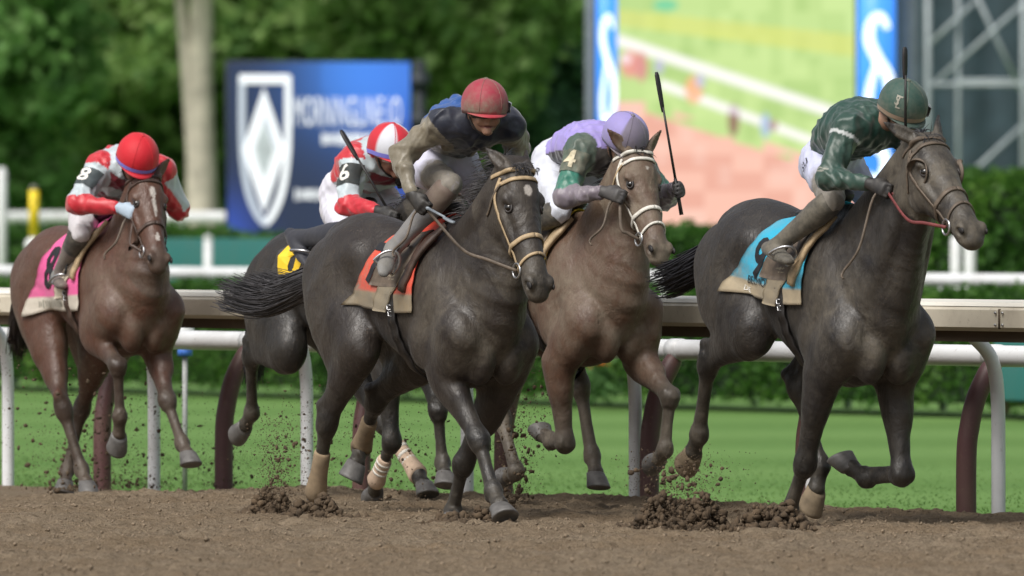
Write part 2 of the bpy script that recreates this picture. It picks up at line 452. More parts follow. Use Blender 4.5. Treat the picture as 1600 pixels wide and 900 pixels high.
def tree(px, Y, label, trunk_r, hgt, crown_z, cr, n, lm, bark, seed, lean=0.0, fork=None, clusters=60, leaf=.16):
    X = (px-800)/16000*Y; r = np.random.RandomState(seed)
    root = empty('tree', (X, Y, 0)); tag(root, label, 'tree', 'trees behind the course')
    mb = MB(); top = np.array([lean, 0, hgt*.55])
    tr = [np.array([0, 0, -.1]), np.array([lean*.1+.03, 0, hgt*.12]), np.array([lean*.45-.03, .05, hgt*.3]), top]
    P = catmull(tr, 6); mb.tube(P, [trunk_r*(1.25-.65*i/(len(P)-1)) if i else trunk_r*1.5 for i in range(len(P))], 14)
    limbs = []
    for k in range(9):
        s = P[int(len(P)*(.86+.13*k/9))-1]; az = r.uniform(0, 6.28); L = cr[0]*r.uniform(.5, .85)
        e = s+np.array([math.cos(az)*L, math.sin(az)*L, r.uniform(.25, .7)*L])
        mb.tube(catmull([s, lerp(s, e, .5)+np.array([0, 0, -.1*L]), e], 5), [trunk_r*.42*(1-.8*i/10) for i in range(11)], 8)
    if fork is not None:
        s, e = np.array(fork[0]), np.array(fork[1]); mb.tube(catmull([s, lerp(s, e, .5)+np.array([.05, 0, 0]), e], 5), [fork[2]*(1-.4*i/10) for i in range(11)], 12)
    mb.build('trunk', bark, root)
    cc = []
    for k in range(clusters):
        d = r.randn(3); d /= np.linalg.norm(d); rad = r.uniform(.35, 1.0)**.6
        cc.append(np.array([0, 0, crown_z])+d*np.array(cr)*rad)
    cc = np.array(cc); pick = r.randint(0, len(cc), n); sg = r.uniform(.22, .5, len(cc))[pick][:, None]
    C = cc[pick]+r.randn(n, 3)*sg*np.array([1, 1, .75])
    C = C[C[:, 2] > .35]
    leaves('crown', C, leaf, lm, root, seed+1)
    return root

def hedge(al0, al1, la, depth, h, label, lm, seed, name='hedge', leaf=.035, dens=900, wob=.05, core=None):
    """clipped hedge: a solid dark core and a skin of small leaves"""
    mid = W((al0+al1)/2, la); root = empty(name, mid); tag(root, label, 'hedge')
    L = abs(al1-al0); r = np.random.RandomState(seed)
    ang = math.atan2(RH[1], RH[0]); root.rotation_euler = (0, 0, ang)
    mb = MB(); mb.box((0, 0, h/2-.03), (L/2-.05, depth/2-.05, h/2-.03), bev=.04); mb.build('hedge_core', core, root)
    n = int(dens*(L*h*2+L*depth+depth*h*2)); f = r.rand(n); P = np.zeros((n, 3))
    a1 = L*h; a2 = a1+L*h; a3 = a2+L*depth; tot = a3+2*depth*h; f = f*tot
    u = r.rand(n); v = r.rand(n)
    P[:, 0] = (u-.5)*L; P[:, 2] = v*h; P[:, 1] = np.where(f < a1, -depth/2, depth/2)
    m = (f >= a2) & (f < a3); P[m, 2] = h; P[m, 1] = (v[m]-.5)*depth
    m = f >= a3; P[m, 0] = np.where(r.rand(m.sum()) < .5, -L/2, L/2); P[m, 1] = (u[m]-.5)*depth; P[m, 2] = v[m]*h
    ph = r.rand(6)*6.28
    P[:, 2] += wob*(np.sin(P[:, 0]*2.1+ph[0])+.6*np.sin(P[:, 0]*5.3+ph[1]))*(P[:, 2]/h)
    P[:, 1] += wob*np.sin(P[:, 0]*3.7+ph[2]+P[:, 2]*4)*.7
    P += r.randn(n, 3)*.035
    leaves('hedge_leaves', P, leaf, lm, root, seed+1); return root

def build_env():
    E = {}
    dm = dirt_mat(); M['dirt'] = dm; tm = turf_mat()
    # ground
    me = pymesh('ground', [(-1500, -600, -.12), (1500, -600, -.12), (1500, 2400, -.12), (-1500, 2400, -.12)], [(0, 1, 2, 3)])
    tag(link('ground', me, tm), kind='structure')
    # dirt track: fine relief where the camera looks
    a0, a1, l0, l1 = -48.5, -33.0, 22.0, 31.98; nx, ny = 620, 440
    al = np.linspace(a0, a1, nx); la = l0+(l1-l0)*np.linspace(0, 1, ny)
    Z = np.zeros((nx, ny))
    for c, amp, sd in ((.55, .024, 1), (2.2, .022, 2), (6, .026, 3), (13, .024, 4), (24, .022, 5)):
        Z += amp*lattice(nx, ny, (a1-a0)*c, (l1-l0)*c, sd)
    r = np.random.RandomState(5)
    for k in range(150):    # hoof prints: a dip with a raised rim behind it
        pa, pl = r.uniform(a0+.5, a1-.5), r.uniform(25, 31.7)
        ia = np.abs(al-pa) < .4; il = np.abs(la-pl) < .4
        q = np.hypot((al[ia][:, None]-pa)/1.25, la[il][None, :]-pl)
        Z[np.ix_(ia, il)] += -.035*np.exp(-(q/.07)**2)+.018*np.exp(-((q-.13)/.05)**2)
    edge = sstep(31.6, 31.95, la)[None, :]; Z = Z*(1-.3*edge)+.02*edge; Z[:, -1] = -.14; Z[:, -2] -= .01
    Z += .020*(r.rand(nx, ny)-.5)
    E['zdirt'] = (al, la, Z)
    lq = la-1.19; PX = al[:, None]*RH[0]+lq[None, :]*RL[0]; PY = al[:, None]*RH[1]+lq[None, :]*RL[1]
    V = np.stack([PX, PY, Z], -1).reshape(-1, 3)
    I = np.arange(nx*ny).reshape(nx, ny); Q = np.stack([I[:-1, :-1], I[1:, :-1], I[1:, 1:], I[:-1, 1:]], -1).reshape(-1, 4)
    tag(link('dirt_track', pymesh('dirt_track', V, Q), dm), kind='structure')
    V = [W(-400, -10, -.05), W(400, -10, -.05), W(400, 31.97, -.05), W(-400, 31.97, -.05)]
    tag(link('track_base', pymesh('track_base', V, [(0, 1, 2, 3)]), dm), kind='structure')
    # turf verge strip with short blades along the dirt
    n = 70000; la_ = 32.0+(r.rand(n)**2.0)*9.0; al_ = r.uniform(-62, -26, n)
    B = RH[None, :]*al_[:, None]+RL[None, :]*(la_[:, None]-1.19)
    hgt = r.uniform(.006, .02, n)*(1-.6*sstep(33, 41, la_)); th = r.uniform(0, 6.28, n); ln = r.uniform(-.03, .03, (n, 2)); w = .009
    dv = np.stack([np.cos(th), np.sin(th)], 1)*w
    V = np.zeros((n, 3, 3)); V[:, 0, :2] = B-dv; V[:, 1, :2] = B+dv; V[:, :2, 2] = -.125; V[:, 2, :2] = B+ln; V[:, 2, 2] = -.12+hgt
    gm = leaf_mat('grass_blades', srgb(80, 110, 54), srgb(98, 133, 67), srgb(122, 154, 86))
    me = pymesh('grass', V.reshape(-1, 3), np.arange(n*3).reshape(n, 3)); colattr(me, 'Rnd', np.repeat(r.rand(n), 3))
    tag(link('grass', me, gm, None, False), 'short turf grass growing along the dirt track edge', 'grass', kind='stuff')
    # loose clods lying on the dirt
    V = []; Fc = []
    ico = bmesh.new(); bmesh.ops.create_icosphere(ico, subdivisions=1, radius=1); iv = np.array([v.co[:] for v in ico.verts]); fi = np.array([[v.index for v in f.verts] for f in ico.faces]); ico.free()
    E['ico'] = (iv, fi)
    n = 46000; ca = r.uniform(a0+.3, a1-.3, n); cl = r.uniform(23.5, 31.95, n); cs = .002+.009*r.rand(n)**3.0
    ii = np.clip(np.searchsorted(al, ca), 0, nx-1); jj = np.clip(np.searchsorted(la, cl), 0, ny-1)
    cp = np.stack([RH[0]*ca+RL[0]*(cl-1.19), RH[1]*ca+RL[1]*(cl-1.19), Z[ii, jj]+cs*.3], 1)
    iv = np.array([(1, 0, 0), (-1, 0, 0), (0, 1, 0), (0, -1, 0), (0, 0, 1), (0, 0, -1)], float); fi = np.array([(0, 2, 4), (2, 1, 4), (1, 3, 4), (3, 0, 4), (2, 0, 5), (1, 2, 5), (3, 1, 5), (0, 3, 5)])
    sc = cs[:, None, None]*r.uniform(.6, 1.3, (n, 1, 3)); VV = iv[None]*sc*(1+.35*r.randn(n, len(iv), 1)*.6)+cp[:, None]
    FF = (fi[None]+(np.arange(n)*len(iv))[:, None, None]).reshape(-1, 3)
    cm = flat_mat('loose_dirt', srgb(128, 113, 94), .95, .3, 9)
    M['clod'] = cm
    tag(link('loose_clods', pymesh('loose_clods', VV.reshape(-1, 3), FF), cm, None, False), 'loose crumbs of brown dirt lying on the track', 'dirt', kind='stuff')

    # ---------------- near rail: beige safety rail on white goosenecks
    beige = paint_mat('beige_rail_vinyl', srgb(206, 198, 180), .5, .35); pale = paint_mat('lit_rail_cap', srgb(232, 228, 216), .45, .15)  # cap paler than face: lit top and shaded front put into the colours
    under = paint_mat('rail_underside', srgb(86, 74, 60), .8, .3); white = paint_mat('white_rail_paint', srgb(226, 228, 230), .4, .25); maroon = paint_mat('maroon_post_paint', srgb(92, 62, 62), .5, .35)
    posts_px = (8, 230, 465, 712, 980, 1252, 1555); pa = np.array([railpt(p, 31.95) for p in posts_px]); step = (pa[-1]-pa[0])/6
    rails = empty('safety_rail', W(pa[3], 31.9)); o0 = W(pa[3], 31.9); tag(rails, 'beige padded inner rail on white curved posts beside the dirt', 'rail')
    A0, A1 = pa[0]-14*step, pa[-1]+12*step
    def prism(name, prof, mat, par, org, seg=1):
        mb = MB(); n = len(prof); V = []
        for i in range(seg+1):
            a = A0+(A1-A0)*i/seg
            for dl, z in prof: V.append(W(a, dl, z)-org)
        F_ = [(i*n+k, (i+1)*n+k, (i+1)*n+(k+1) % n, i*n+(k+1) % n) for i in range(seg) for k in range(n)]+[tuple(range(n)), tuple(seg*n+k for k in range(n-1, -1, -1))]
        mb.add(V, F_); return mb.build(name, mat, par, False)
    prism('rail_face', [(31.56, .955), (31.535, .975), (31.535, 1.062), (31.55, 1.078), (31.60, 1.078), (31.60, .955)], beige, rails, o0)
    prism('rail_cap', [(31.545, 1.080), (31.56, 1.100), (31.76, 1.112), (31.80, 1.098), (31.80, 1.082)], pale, rails, o0)
    prism('rail_recess_shade', [(31.602, .90), (31.602, 1.078), (31.80, 1.078), (31.80, .90)], under, rails, o0)  # dark plate paints the shade of the recess below the rail face
    for k in range(-3, 10):
        mb = MB(); a = pa[0]+k*step
        pts = catmull([W(a, 31.97, -.15)-o0, W(a, 31.97, .3)-o0, W(a, 31.965, .62)-o0, W(a, 31.93, .80)-o0, W(a, 31.84, .90)-o0, W(a, 31.74, .96)-o0], 5)
        mb.tube(pts, .036, 12); mb.build('rail_post', white, rails)
    for k in range(-2, 10, 2):      # butt joints in the vinyl facing, screws beside them
        a = pa[0]+(k+.37)*step; mb = MB(); p = W(a, 31.533)-o0; mb.box((p[0], p[1], 1.018), (.004, .006, .050), Matrix.Rotation(math.atan2(RH[1], RH[0]), 3, 'Z')); mb.build('rail_joint', under, rails)
        for dz_ in (-.03, .03):
            for da in (-.03, .03): mb = MB(); p = W(a+da, 31.531)-o0; mb.tube([(p[0], p[1], 1.018+dz_), (p[0]-RL[0]*.006, p[1]-RL[1]*.006, 1.018+dz_)], .007, 8); mb.build('screw', M['steel'], rails)
    inner = empty('turf_rail', W(pa[3]-.2, 31.95)); o1 = W(pa[3]-.2, 31.95); tag(inner, 'white tubular turf rail on maroon curved posts behind the beige rail', 'rail')
    mb = MB(); mb.tube([W(a, 32.16, .818)-o1 for a in np.linspace(A0, A1, 40)], .055, 14); mb.build('rail_tube', white, inner)
    for a in [railpt(q_, 31.98) for q_ in (160, 350, 565, 787, 1015, 1258, 1510)]:
        mb = MB(); mb.tube([W(a-.05, 32.16, .818)-o1, W(a+.05, 32.16, .818)-o1], .060, 14); mb.build('rail_clamp', white, inner)
    mp_ = [railpt(q_, 31.98) for q_ in (160, 350, 565, 787, 1015, 1258, 1510)]; mp_ = [mp_[0]-2*step, mp_[0]-step]+mp_+[mp_[-1]+step, mp_[-1]+2*step]
    for a in mp_:
        mb = MB(); pts = catmull([W(a, 31.98, -.15)-o1, W(a, 31.98, .3)-o1, W(a, 32.00, .46)-o1, W(a, 32.04, .60)-o1, W(a, 32.10, .71)-o1, W(a, 32.155, .79)-o1], 5)
        mb.tube(pts, [.052]*(len(pts)-4)+[.050, .046, .04, .035], 12); mb.build('rail_post', maroon, inner)
    # orange flowers in front of the far hedge
    fm = flat_mat('orange_petal', srgb(214, 104, 40), .6, .3, 9); fs = flat_mat('flower_stem', srgb(60, 96, 44), .8, .2, 9)
    for px, sd in ((934, 1),):
        p = W(railpt(px, 49.6), 49.6); fo = empty('flower_clump', p); tag(fo, 'orange flower clump before the hedge, %s' % ('below the lilac jockey' if sd == 1 else 'behind the leading horse'), 'flowers', 'orange flowers along the hedge')
        rf = np.random.RandomState(sd); P_ = rf.randn(70, 3)*np.array([.05, .05, .055])+np.array([0, 0, .34 if sd == 1 else .2]); tag(leaves('petals', P_, .025, fm, fo, sd), kind='stuff')
        P_ = rf.randn(160, 3)*np.array([.09, .09, .07])+np.array([0, 0, .1]); tag(leaves('leaves', P_, .05, fs, fo, sd+9), kind='stuff')
    # thin marker post behind the turf rail
    a = railpt(289, 33.2); p = W(a, 33.2); mp = empty('marker_post', p); tag(mp, 'thin grey marker post with white head and blue ring behind turf rail', 'post')
    mb = MB(); mb.tube([(0, 0, -.15), (0, 0, .70)], .016, 10); mb.build('stem', flat_mat('grey_pipe', srgb(150, 152, 150), .5, .15), mp)
    mb = MB(); mb.tube([(0, 0, .70), (0, 0, .75)], .045, 14); mb.build('blue_ring', flat_mat('blue_tape', srgb(70, 120, 210), .5, .1), mp)
    mb = MB(); mb.tube([(0, 0, .75), (0, 0, .87), (0, 0, .90)], [.055, .055, .03], 14); mb.build('head', white, mp)

    # ---------------- beyond the turf course
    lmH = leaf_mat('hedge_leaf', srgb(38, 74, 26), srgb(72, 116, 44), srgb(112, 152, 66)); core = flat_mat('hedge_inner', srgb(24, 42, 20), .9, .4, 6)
    lmL = leaf_mat('light_leaf', srgb(96, 138, 78), srgb(146, 182, 104), srgb(190, 214, 146)); lmD = leaf_mat('dark_leaf', srgb(84, 122, 102), srgb(110, 150, 116), srgb(144, 178, 134))
    lmM = leaf_mat('mid_leaf', srgb(88, 134, 78), srgb(120, 166, 92), srgb(156, 194, 122))
    b0, b1 = railpt(-260, 50.6), railpt(1900, 50.6)
    lw = hedge(b0, b1, 50.6, .9, .82, 'long low clipped hedge along the far edge of the turf', lmH, 21, dens=1300, leaf=.032, core=core)
    fl = empty('far_rail', W((b0+b1)/2, 49.9)); of = W((b0+b1)/2, 49.9); tag(fl, 'far white rail running along the top of the low hedge', 'rail')
    mb = MB(); mb.tube([W(a_, 51.4, .99)-of for a_ in np.linspace(b0, b1, 20)], .055, 12); mb.build('rail_tube', white, fl)
    for k in range(0, 16):
        a_ = b0+(b1-b0)*(k+.5)/16; mb = MB(); mb.tube([W(a_, 51.42, -.1)-of, W(a_, 51.42, .96)-of], .035, 8); mb.build('rail_post', white, fl)
    teal = paint_mat('teal_board', srgb(44, 108, 106), .6, .15)
    def board(x0, x1, la, z0, z1, name, label, mat, th=.04):
        a_, b_ = railpt(x0, la), railpt(x1, la); c = W((a_+b_)/2, la); root = empty(name, c, math.atan2(RH[1], RH[0])); tag(root, label, 'board')
        L = abs(b_-a_); mb = MB(); mb.box((0, 0, (z0+z1)/2), (L/2, th/2, (z1-z0)/2), bev=.01); mb.build('panel', mat, root)
        for q in (-.46, 0, .46): mb = MB(); mb.box((q*L, th, z1/2-.04), (.025, .025, z1/2+.02)); mb.build('stake', under, root)
        return root
    board(1556, 1760, 49.7, .05, .60, 'low_teal_board', 'low teal board standing in front of the hedge at right', teal)
    board(200, 480, 62, .55, 1.26, 'teal_hoarding', 'teal hoarding panel below the dark blue sign', teal)
    mb = MB(); a_ = railpt(325, 61.4); 
    q = empty('white_stake', W(a_, 61.4)); tag(q, 'short white stake in front of the teal hoarding', 'post'); mb.tube([(0, 0, -.1), (0, 0, 1.26)], .05, 10); mb.tube([(0, 0, 1.26), (0, 0, 1.30)], [.06, .03], 10); mb.build('stake', white, q)
    # clipped hedges behind
    def hx(x0, x1, la): return railpt(x0, la), railpt(x1, la)
    for x0, x1, la, h, lab, sd in ((780, 1400, 60.5, 1.34, 'clipped hedge below the big screen', 31), (1452, 1900, 59.5, 1.84, 'tall clipped hedge at the right, behind the leading horse', 32), (-260, 420, 66, 1.26, 'clipped hedge at left behind the last horse', 33)):
        c0, c1 = hx(x0, x1, la); hedge(c0, c1, la, 1.1, h, lab, lmH, sd, dens=500, leaf=.06, core=core)
    for x in (1494, 1516):
        a_ = railpt(x, 58.0); q = empty('white_post', W(a_, 58.0)); tag(q, 'short white post beside the tall hedge, %s of the pair' % ('left' if x < 1500 else 'right'), 'post', 'pair of white posts by the tall hedge')
        mb = MB(); mb.tube([(0, 0, -.1), (0, 0, 1.30), (0, 0, 1.33)], [.055, .055, .03], 10); mb.build('shaft', white, q)
    # far white board fence
    c0, c1 = hx(-260, 800, 70.5); wf = empty('white_fence', W((c0+c1)/2, 70.5)); ow = W((c0+c1)/2, 70.5); tag(wf, 'far white board fence in front of the trees', 'fence')
    mb = MB(); ang = math.atan2(RH[1], RH[0]); Mz = Matrix.Rotation(ang, 3, 'Z')
    mb.box((0, 0, 1.49), (abs(c1-c0)/2, .03, .075), Mz); mb.build('top_board', white, wf)
    mb = MB(); mb.box((0, 0, 1.05), (abs(c1-c0)/2, .03, .06), Mz); mb.build('lower_board', white, wf)
    for k in range(14):
        p = W(c0+(c1-c0)*(k+.5)/14, 70.55)-ow; mb = MB(); mb.box((p[0], p[1], .75), (.05, .05, .80), Mz); mb.build('fence_post', white, wf)
    a_ = railpt(3, 64); q = empty('white_pole', W(a_, 64)); tag(q, 'tall white pole at the left edge', 'pole'); mb = MB(); mb.tube([(0, 0, -.1), (0, 0, 2.05), (0, 0, 2.09)], [.06, .06, .03], 12); mb.build('shaft', white, q)
    # yellow distance pole on a white ball
    a_ = railpt(53, 55); q = empty('yellow_pole', W(a_, 55)); tag(q, 'yellow marker pole with black ticks on a white round foot', 'pole')
    yel = flat_mat('yellow_paint', srgb(236, 206, 32), .5, .08)
    mb = MB(); mb.tube([(0, 0, 1.30), (0, 0, 1.78)], .052, 14); sh_ = mb.build('shaft', yel, q)
    mb = MB(); mb.tube([(0, 0, 1.78), (0, 0, 1.83)], [.052, .03], 14); mb.build('tip', flat_mat('grey_tip', srgb(120, 120, 110), .6, .2), q)
    for k, z in enumerate((1.42, 1.5, 1.58, 1.66)): mb = MB(); mb.box((-.02+.02*(k % 2), -.052, z), (.012, .004, .01)); mb.build('tick', M['ink_black'], sh_)
    mb = MB(); mb.tube([(0, 0, 1.12), (0, 0, 1.15), (0, 0, 1.22), (0, 0, 1.27), (0, 0, 1.30)], [.03, .08, .10, .08, .04], 16); mb.build('ball', white, q)
    mb = MB(); mb.tube([(0, 0, -.1), (0, 0, 1.13)], .03, 10); mb.build('stand', white, q)

    # ---------------- the sign
    YS = 128.0; sx = lambda px: (px-800)/16000*YS; sz = lambda py: 1.55+(332-py)/16000*YS
    sg = empty('sponsor_sign', (sx(498), YS, 0), R_(3)); tag(sg, 'dark blue sign with white shield emblem and lettering', 'sign')
    hw = (sx(641)-sx(355))/2; z0, z1 = sz(372), sz(97)
    nx_, nz_ = 40, 40; V = []; C = []
    for i in range(nx_+1):
        for j in range(nz_+1):
            u, v = i/nx_, j/nz_; V.append((-hw+2*hw*u, -.035, z0+(z1-z0)*v))
            b = np.array(srgb(44, 54, 80)); br_ = np.array(srgb(74, 138, 244)); bl = np.array(srgb(58, 88, 190))
            w1 = math.exp(-(((u-.85)/.42)**2+((v-.95)/.36)**2)); w2 = math.exp(-(((u-1.0)/.25)**2))*.75; w3 = math.exp(-((u/.16)**2+((v-.02)/.22)**2))*.8
            c = b*(1-w1)+br_*w1; c = c*(1-w2*.8)+bl*w2*.8*1.0; c = c*(1-w3)+bl*w3
            if w1 > .5: c = c*(1-w1*.5)+br_*w1*.5
            C.append(c)
    Q = [(i*(nz_+1)+j, (i+1)*(nz_+1)+j, (i+1)*(nz_+1)+j+1, i*(nz_+1)+j+1) for i in range(nx_) for j in range(nz_)]
    me = pymesh('sign_face', V, Q); colattr(me, 'Col', C)
    t = NT('sign_print'); t.base(t.attr('Col')).set(Roughness=.35); t.l(t.attr('Col'), t.b.inputs['Emission Color']); t.b.inputs['Emission Strength'].default_value = .16   # an LED board
    link('sign_face', me, t.m, sg)
    mb = MB(); mb.box((0, .03, (z0+z1)/2), (hw+.02, .06, (z1-z0)/2+.02)); mb.build('sign_case', flat_mat('dark_case', srgb(30, 34, 44), .6, .2), sg)
    for q_ in (-.8, .8): mb = MB(); mb.box((q_*hw, .12, z0/2+.3), (.05, .05, z0/2+.4)); mb.build('sign_leg', under, sg)
    t = NT('sign_white'); t.set(Base_Color=(.75, .77, .8, 1), Roughness=.4); t.b.inputs['Emission Color'].default_value = (.8, .84, .9, 1); t.b.inputs['Emission Strength'].default_value = .45; wm = t.m
    t = NT('sign_grey'); t.set(Base_Color=(.45, .5, .58, 1), Roughness=.4); t.b.inputs['Emission Color'].default_value = (.45, .5, .58, 1); t.b.inputs['Emission Strength'].default_value = .4; gmn = t.m
    X = lambda px: sx(px)-sx(498)
    def stroke(pts, wd, name, mat, y=-.045):
        mb = MB(); P = [np.array([X(a), y, sz(b)]) for a, b in pts]; ribbon(mb, P, [np.array([0, -1., 0])]*len(P), wd, .008); return mb.build(name, mat, sg, False)
    arc = [(378, 118), (378, 200), (380, 250), (388, 300), (402, 335), (415, 350)]
    arc2 = [(815+0-(a-0)+11, b) for a, b in arc]
    stroke(catmull(arc, 5), .085, 'shield_edge', gmn); stroke(catmull([(828-a, b) for a, b in arc], 5), .085, 'shield_edge', wm)
    stroke([(374, 124), (452, 124)], .12, 'shield_top', wm, -.050)
    mb = MB(); dia = [(412, 136), (446, 234), (412, 334), (379, 234)]
    mb.add([(X(a), -.055, sz(b)) for a, b in dia], [(0, 1, 2, 3)]); mb.build('diamond', wm, sg, False)
    mb = MB(); dd = [(412, 186), (428, 234), (412, 282), (397, 234)]; mb.add([(X(a), -.060, sz(b)) for a, b in dd], [(0, 1, 2, 3)]); mb.build('diamond_core', flat_mat('sign_pale_grey', srgb(196, 206, 212), .5, .25, 12), sg, False)
    mb = MB(); dd = [(412, 186), (431, 234), (434, 234), (413, 172)]; mb.add([(X(a), -.062, sz(b)) for a, b in dd], [(0, 1, 2, 3)]); mb.build('diamond_facet', gmn, sg, False)
    for txt, cx_, cy_, hh, wid in BOARD_TEXT:
        if txt == '#':      # small print, too soft to read
            rq = random.Random(int(cx_)); mq = MB(); u = cx_-wid/2
            while u < cx_+wid/2:
                wq = rq.uniform(2.5, 5); hq = hh/2*rq.uniform(.75, 1); mq.add([(X(u), -.048, sz(cy_+hq)), (X(u+wq), -.048, sz(cy_+hq)), (X(u+wq), -.048, sz(cy_-hq)), (X(u), -.048, sz(cy_-hq))], [(0, 1, 2, 3)]); u += wq+rq.uniform(1, 3)
            mq.build('small_print', wm, sg, False); continue
        Vg, Fg = glyphs(txt, bold=.0, spacing=1.12, sub=0); ex = Vg[:, 0].max()-Vg[:, 0].min(); ey = Vg[:, 1].max()-Vg[:, 1].min()
        k = (sx(cx_+wid/2)-sx(cx_-wid/2))/ex; kz = (hh*YS/16000)/ey
        me = pymesh('sign_lettering', [(X(cx_)+p[0]*k, -.048, sz(cy_)+p[1]*kz) for p in Vg], Fg); link('sign_lettering', me, wm, sg, False)
    # dark stand and grey trunk right of the sign
    q = empty('equipment_mast', (sx(655), YS+1, 0)); tag(q, 'dark equipment mast right beside the blue sign', 'mast'); mb = MB(); mb.box((0, 0, 1.75), (.075, .06, 1.72)); mb.build('column', flat_mat('mast_dark', srgb(24, 34, 40), .6, .2), q)
    for z in (2.0, 2.7, 3.2): mb = MB(); mb.box((0, -.03, z), (.12, .05, .10)); mb.build('box_unit', flat_mat('mast_box', srgb(40, 48, 54), .6, .2), q)

    # ---------------- the screen
    YB = 140.0; bx = lambda px: (px-800)/16000*YB; bz = lambda py: 1.55+(332-py)/16000*YB
    xc = (bx(962)+bx(1336))/2; hw = (bx(1336)-bx(962))/2; zt, zb = bz(-150), bz(360)
    sc_ = empty('video_screen', (xc, YB, 0)); tag(sc_, 'huge lit video screen showing horses racing along white rails', 'screen')
    nx_, nz_ = 150, 204; C = []; V = []
    rr = np.random.RandomState(11); blk = rr.rand(60, 60)
    def pix(px, py):
        bxi, byi = int((px-962)//46), int((py+150)//28); n_ = blk[bxi % 60, byi % 60]
        n2 = blk[(int((px-962)//20)) % 60, (int((py+150)//34)+17) % 60]
        # rails run diagonally, the dirt is pink below them
        r1 = 62+(px-962)*.335; r2 = 105+(px-962)*.375
        gr = np.array(srgb(196, 226, 140)); gr2 = np.array(srgb(148, 190, 92)); yl = np.array(srgb(222, 226, 96)); pk = np.array(srgb(244, 186, 166)); pk2 = np.array(srgb(222, 150, 130)); wh_ = np.array(srgb(252, 250, 246))
        dirt_top = 150+(px-962)*.33
        if py > dirt_top+(10 if n_ > .5 else -6): n3_ = .35*n_+.4*(n_ > .6); c = pk*(1-n3_)+pk2*n3_; c = c*(1-.25*(n2 > .7))+np.array(srgb(252, 214, 200))*.25*(n2 > .7)
        else:
            n3_ = .4*n_+.3*(n2 > .6); c = gr*(1-n3_)+gr2*n3_
            if 14+(px-962)*.11 < py < 40+(px-962)*.13: c = c*.4+yl*.6*(.85+.15*n_)
        e1 = math.exp(-((py-r1)/10.0)**4); e2 = math.exp(-((py-r2)/8.0)**4)*(1 if px > 1030 else 0)
        c = c*(1-e1)+wh_*e1; c = c*(1-e2)+wh_*e2
        for hx_, hy_, w_, h_, cc in ((1146, 188, 9, 26, (120, 40, 50)), (1146, 172, 9, 7, (226, 214, 226)), (1196, 196, 8, 20, (150, 180, 220)), (1208, 196, 7, 9, (150, 96, 96)), (985, 100, 16, 22, (232, 130, 130)), (978, 92, 9, 9, (250, 225, 232)), (1002, 104, 10, 24, (214, 120, 128)), (1030, 104, 8, 12, (180, 180, 214)), (1084, 140, 14, 22, (250, 170, 120)), (1094, 126, 8, 12, (190, 190, 220)), (1040, 8, 20, 10, (70, 200, 150))):
            q_ = ((px-hx_)/w_)**2+((py-hy_)/h_)**2
            if q_ < 1.4: w = .85*float(sstep(1.4, .5, q_)); c = c*(1-w)+np.array(srgb(*cc))*w
        return c
    for i in range(nx_+1):
        for j in range(nz_+1):
            px = 962+374*i/nx_; py = 360-510*j/nz_; V.append((-hw+2*hw*i/nx_, -.05, zb+(zt-zb)*j/nz_)); C.append(pix(px, py)*.92+np.array([.08, .07, .06]))
    Q = [(i*(nz_+1)+j, (i+1)*(nz_+1)+j, (i+1)*(nz_+1)+j+1, i*(nz_+1)+j+1) for i in range(nx_) for j in range(nz_)]
    me = pymesh('screen_face', V, Q); colattr(me, 'Col', C); link('screen_face', me, glow_mat('screen_glow', .88), sc_, False)
    mb = MB(); mb.box((0, .15, (zt+zb)/2), (hw+.03, .18, (zt-zb)/2+.03)); mb.build('screen_case', flat_mat('screen_case_dark', srgb(28, 34, 52), .6, .2), sc_)
    for q_ in (-.7, .7): mb = MB(); mb.box((q_*hw, .25, zb/2-.1), (.10, .10, zb/2+.1)); mb.build('screen_leg', under, sc_)
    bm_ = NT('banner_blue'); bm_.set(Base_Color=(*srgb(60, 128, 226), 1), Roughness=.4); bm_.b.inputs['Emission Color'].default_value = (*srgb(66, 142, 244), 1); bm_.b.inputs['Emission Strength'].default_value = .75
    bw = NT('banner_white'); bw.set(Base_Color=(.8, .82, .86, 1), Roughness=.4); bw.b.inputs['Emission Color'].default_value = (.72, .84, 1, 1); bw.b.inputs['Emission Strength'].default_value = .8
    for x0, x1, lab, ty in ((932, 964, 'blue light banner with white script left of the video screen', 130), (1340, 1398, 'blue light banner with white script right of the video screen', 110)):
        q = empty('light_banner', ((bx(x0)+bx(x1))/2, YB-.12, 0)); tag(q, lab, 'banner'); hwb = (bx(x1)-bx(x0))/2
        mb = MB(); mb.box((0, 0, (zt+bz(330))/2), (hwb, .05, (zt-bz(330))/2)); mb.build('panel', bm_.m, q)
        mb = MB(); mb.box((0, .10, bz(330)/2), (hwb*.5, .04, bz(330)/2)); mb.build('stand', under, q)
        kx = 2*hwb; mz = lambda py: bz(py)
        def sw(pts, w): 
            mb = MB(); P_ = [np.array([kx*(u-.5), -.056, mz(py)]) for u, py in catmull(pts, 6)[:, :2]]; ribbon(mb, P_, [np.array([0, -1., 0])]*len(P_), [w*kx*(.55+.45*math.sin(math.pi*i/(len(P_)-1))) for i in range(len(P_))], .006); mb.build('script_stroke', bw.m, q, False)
        sw([(.80, 45), (.62, 26), (.38, 34), (.30, 62), (.52, 92), (.80, 120), (.86, 158), (.66, 186), (.40, 182)], .30)
        sw([(.52, 96), (.36, 128), (.28, 160), (.38, 196), (.62, 206), (.76, 182)], .24)
        sw([(.30, 196), (.40, 228), (.66, 236), (.74, 262), (.50, 284), (.28, 272)], .26)
        sw([(.70, 262), (.78, 296), (.56, 316), (.34, 306)], .22)
    grey = flat_mat('galvanised', srgb(128, 134, 136), .5, .15, 6)
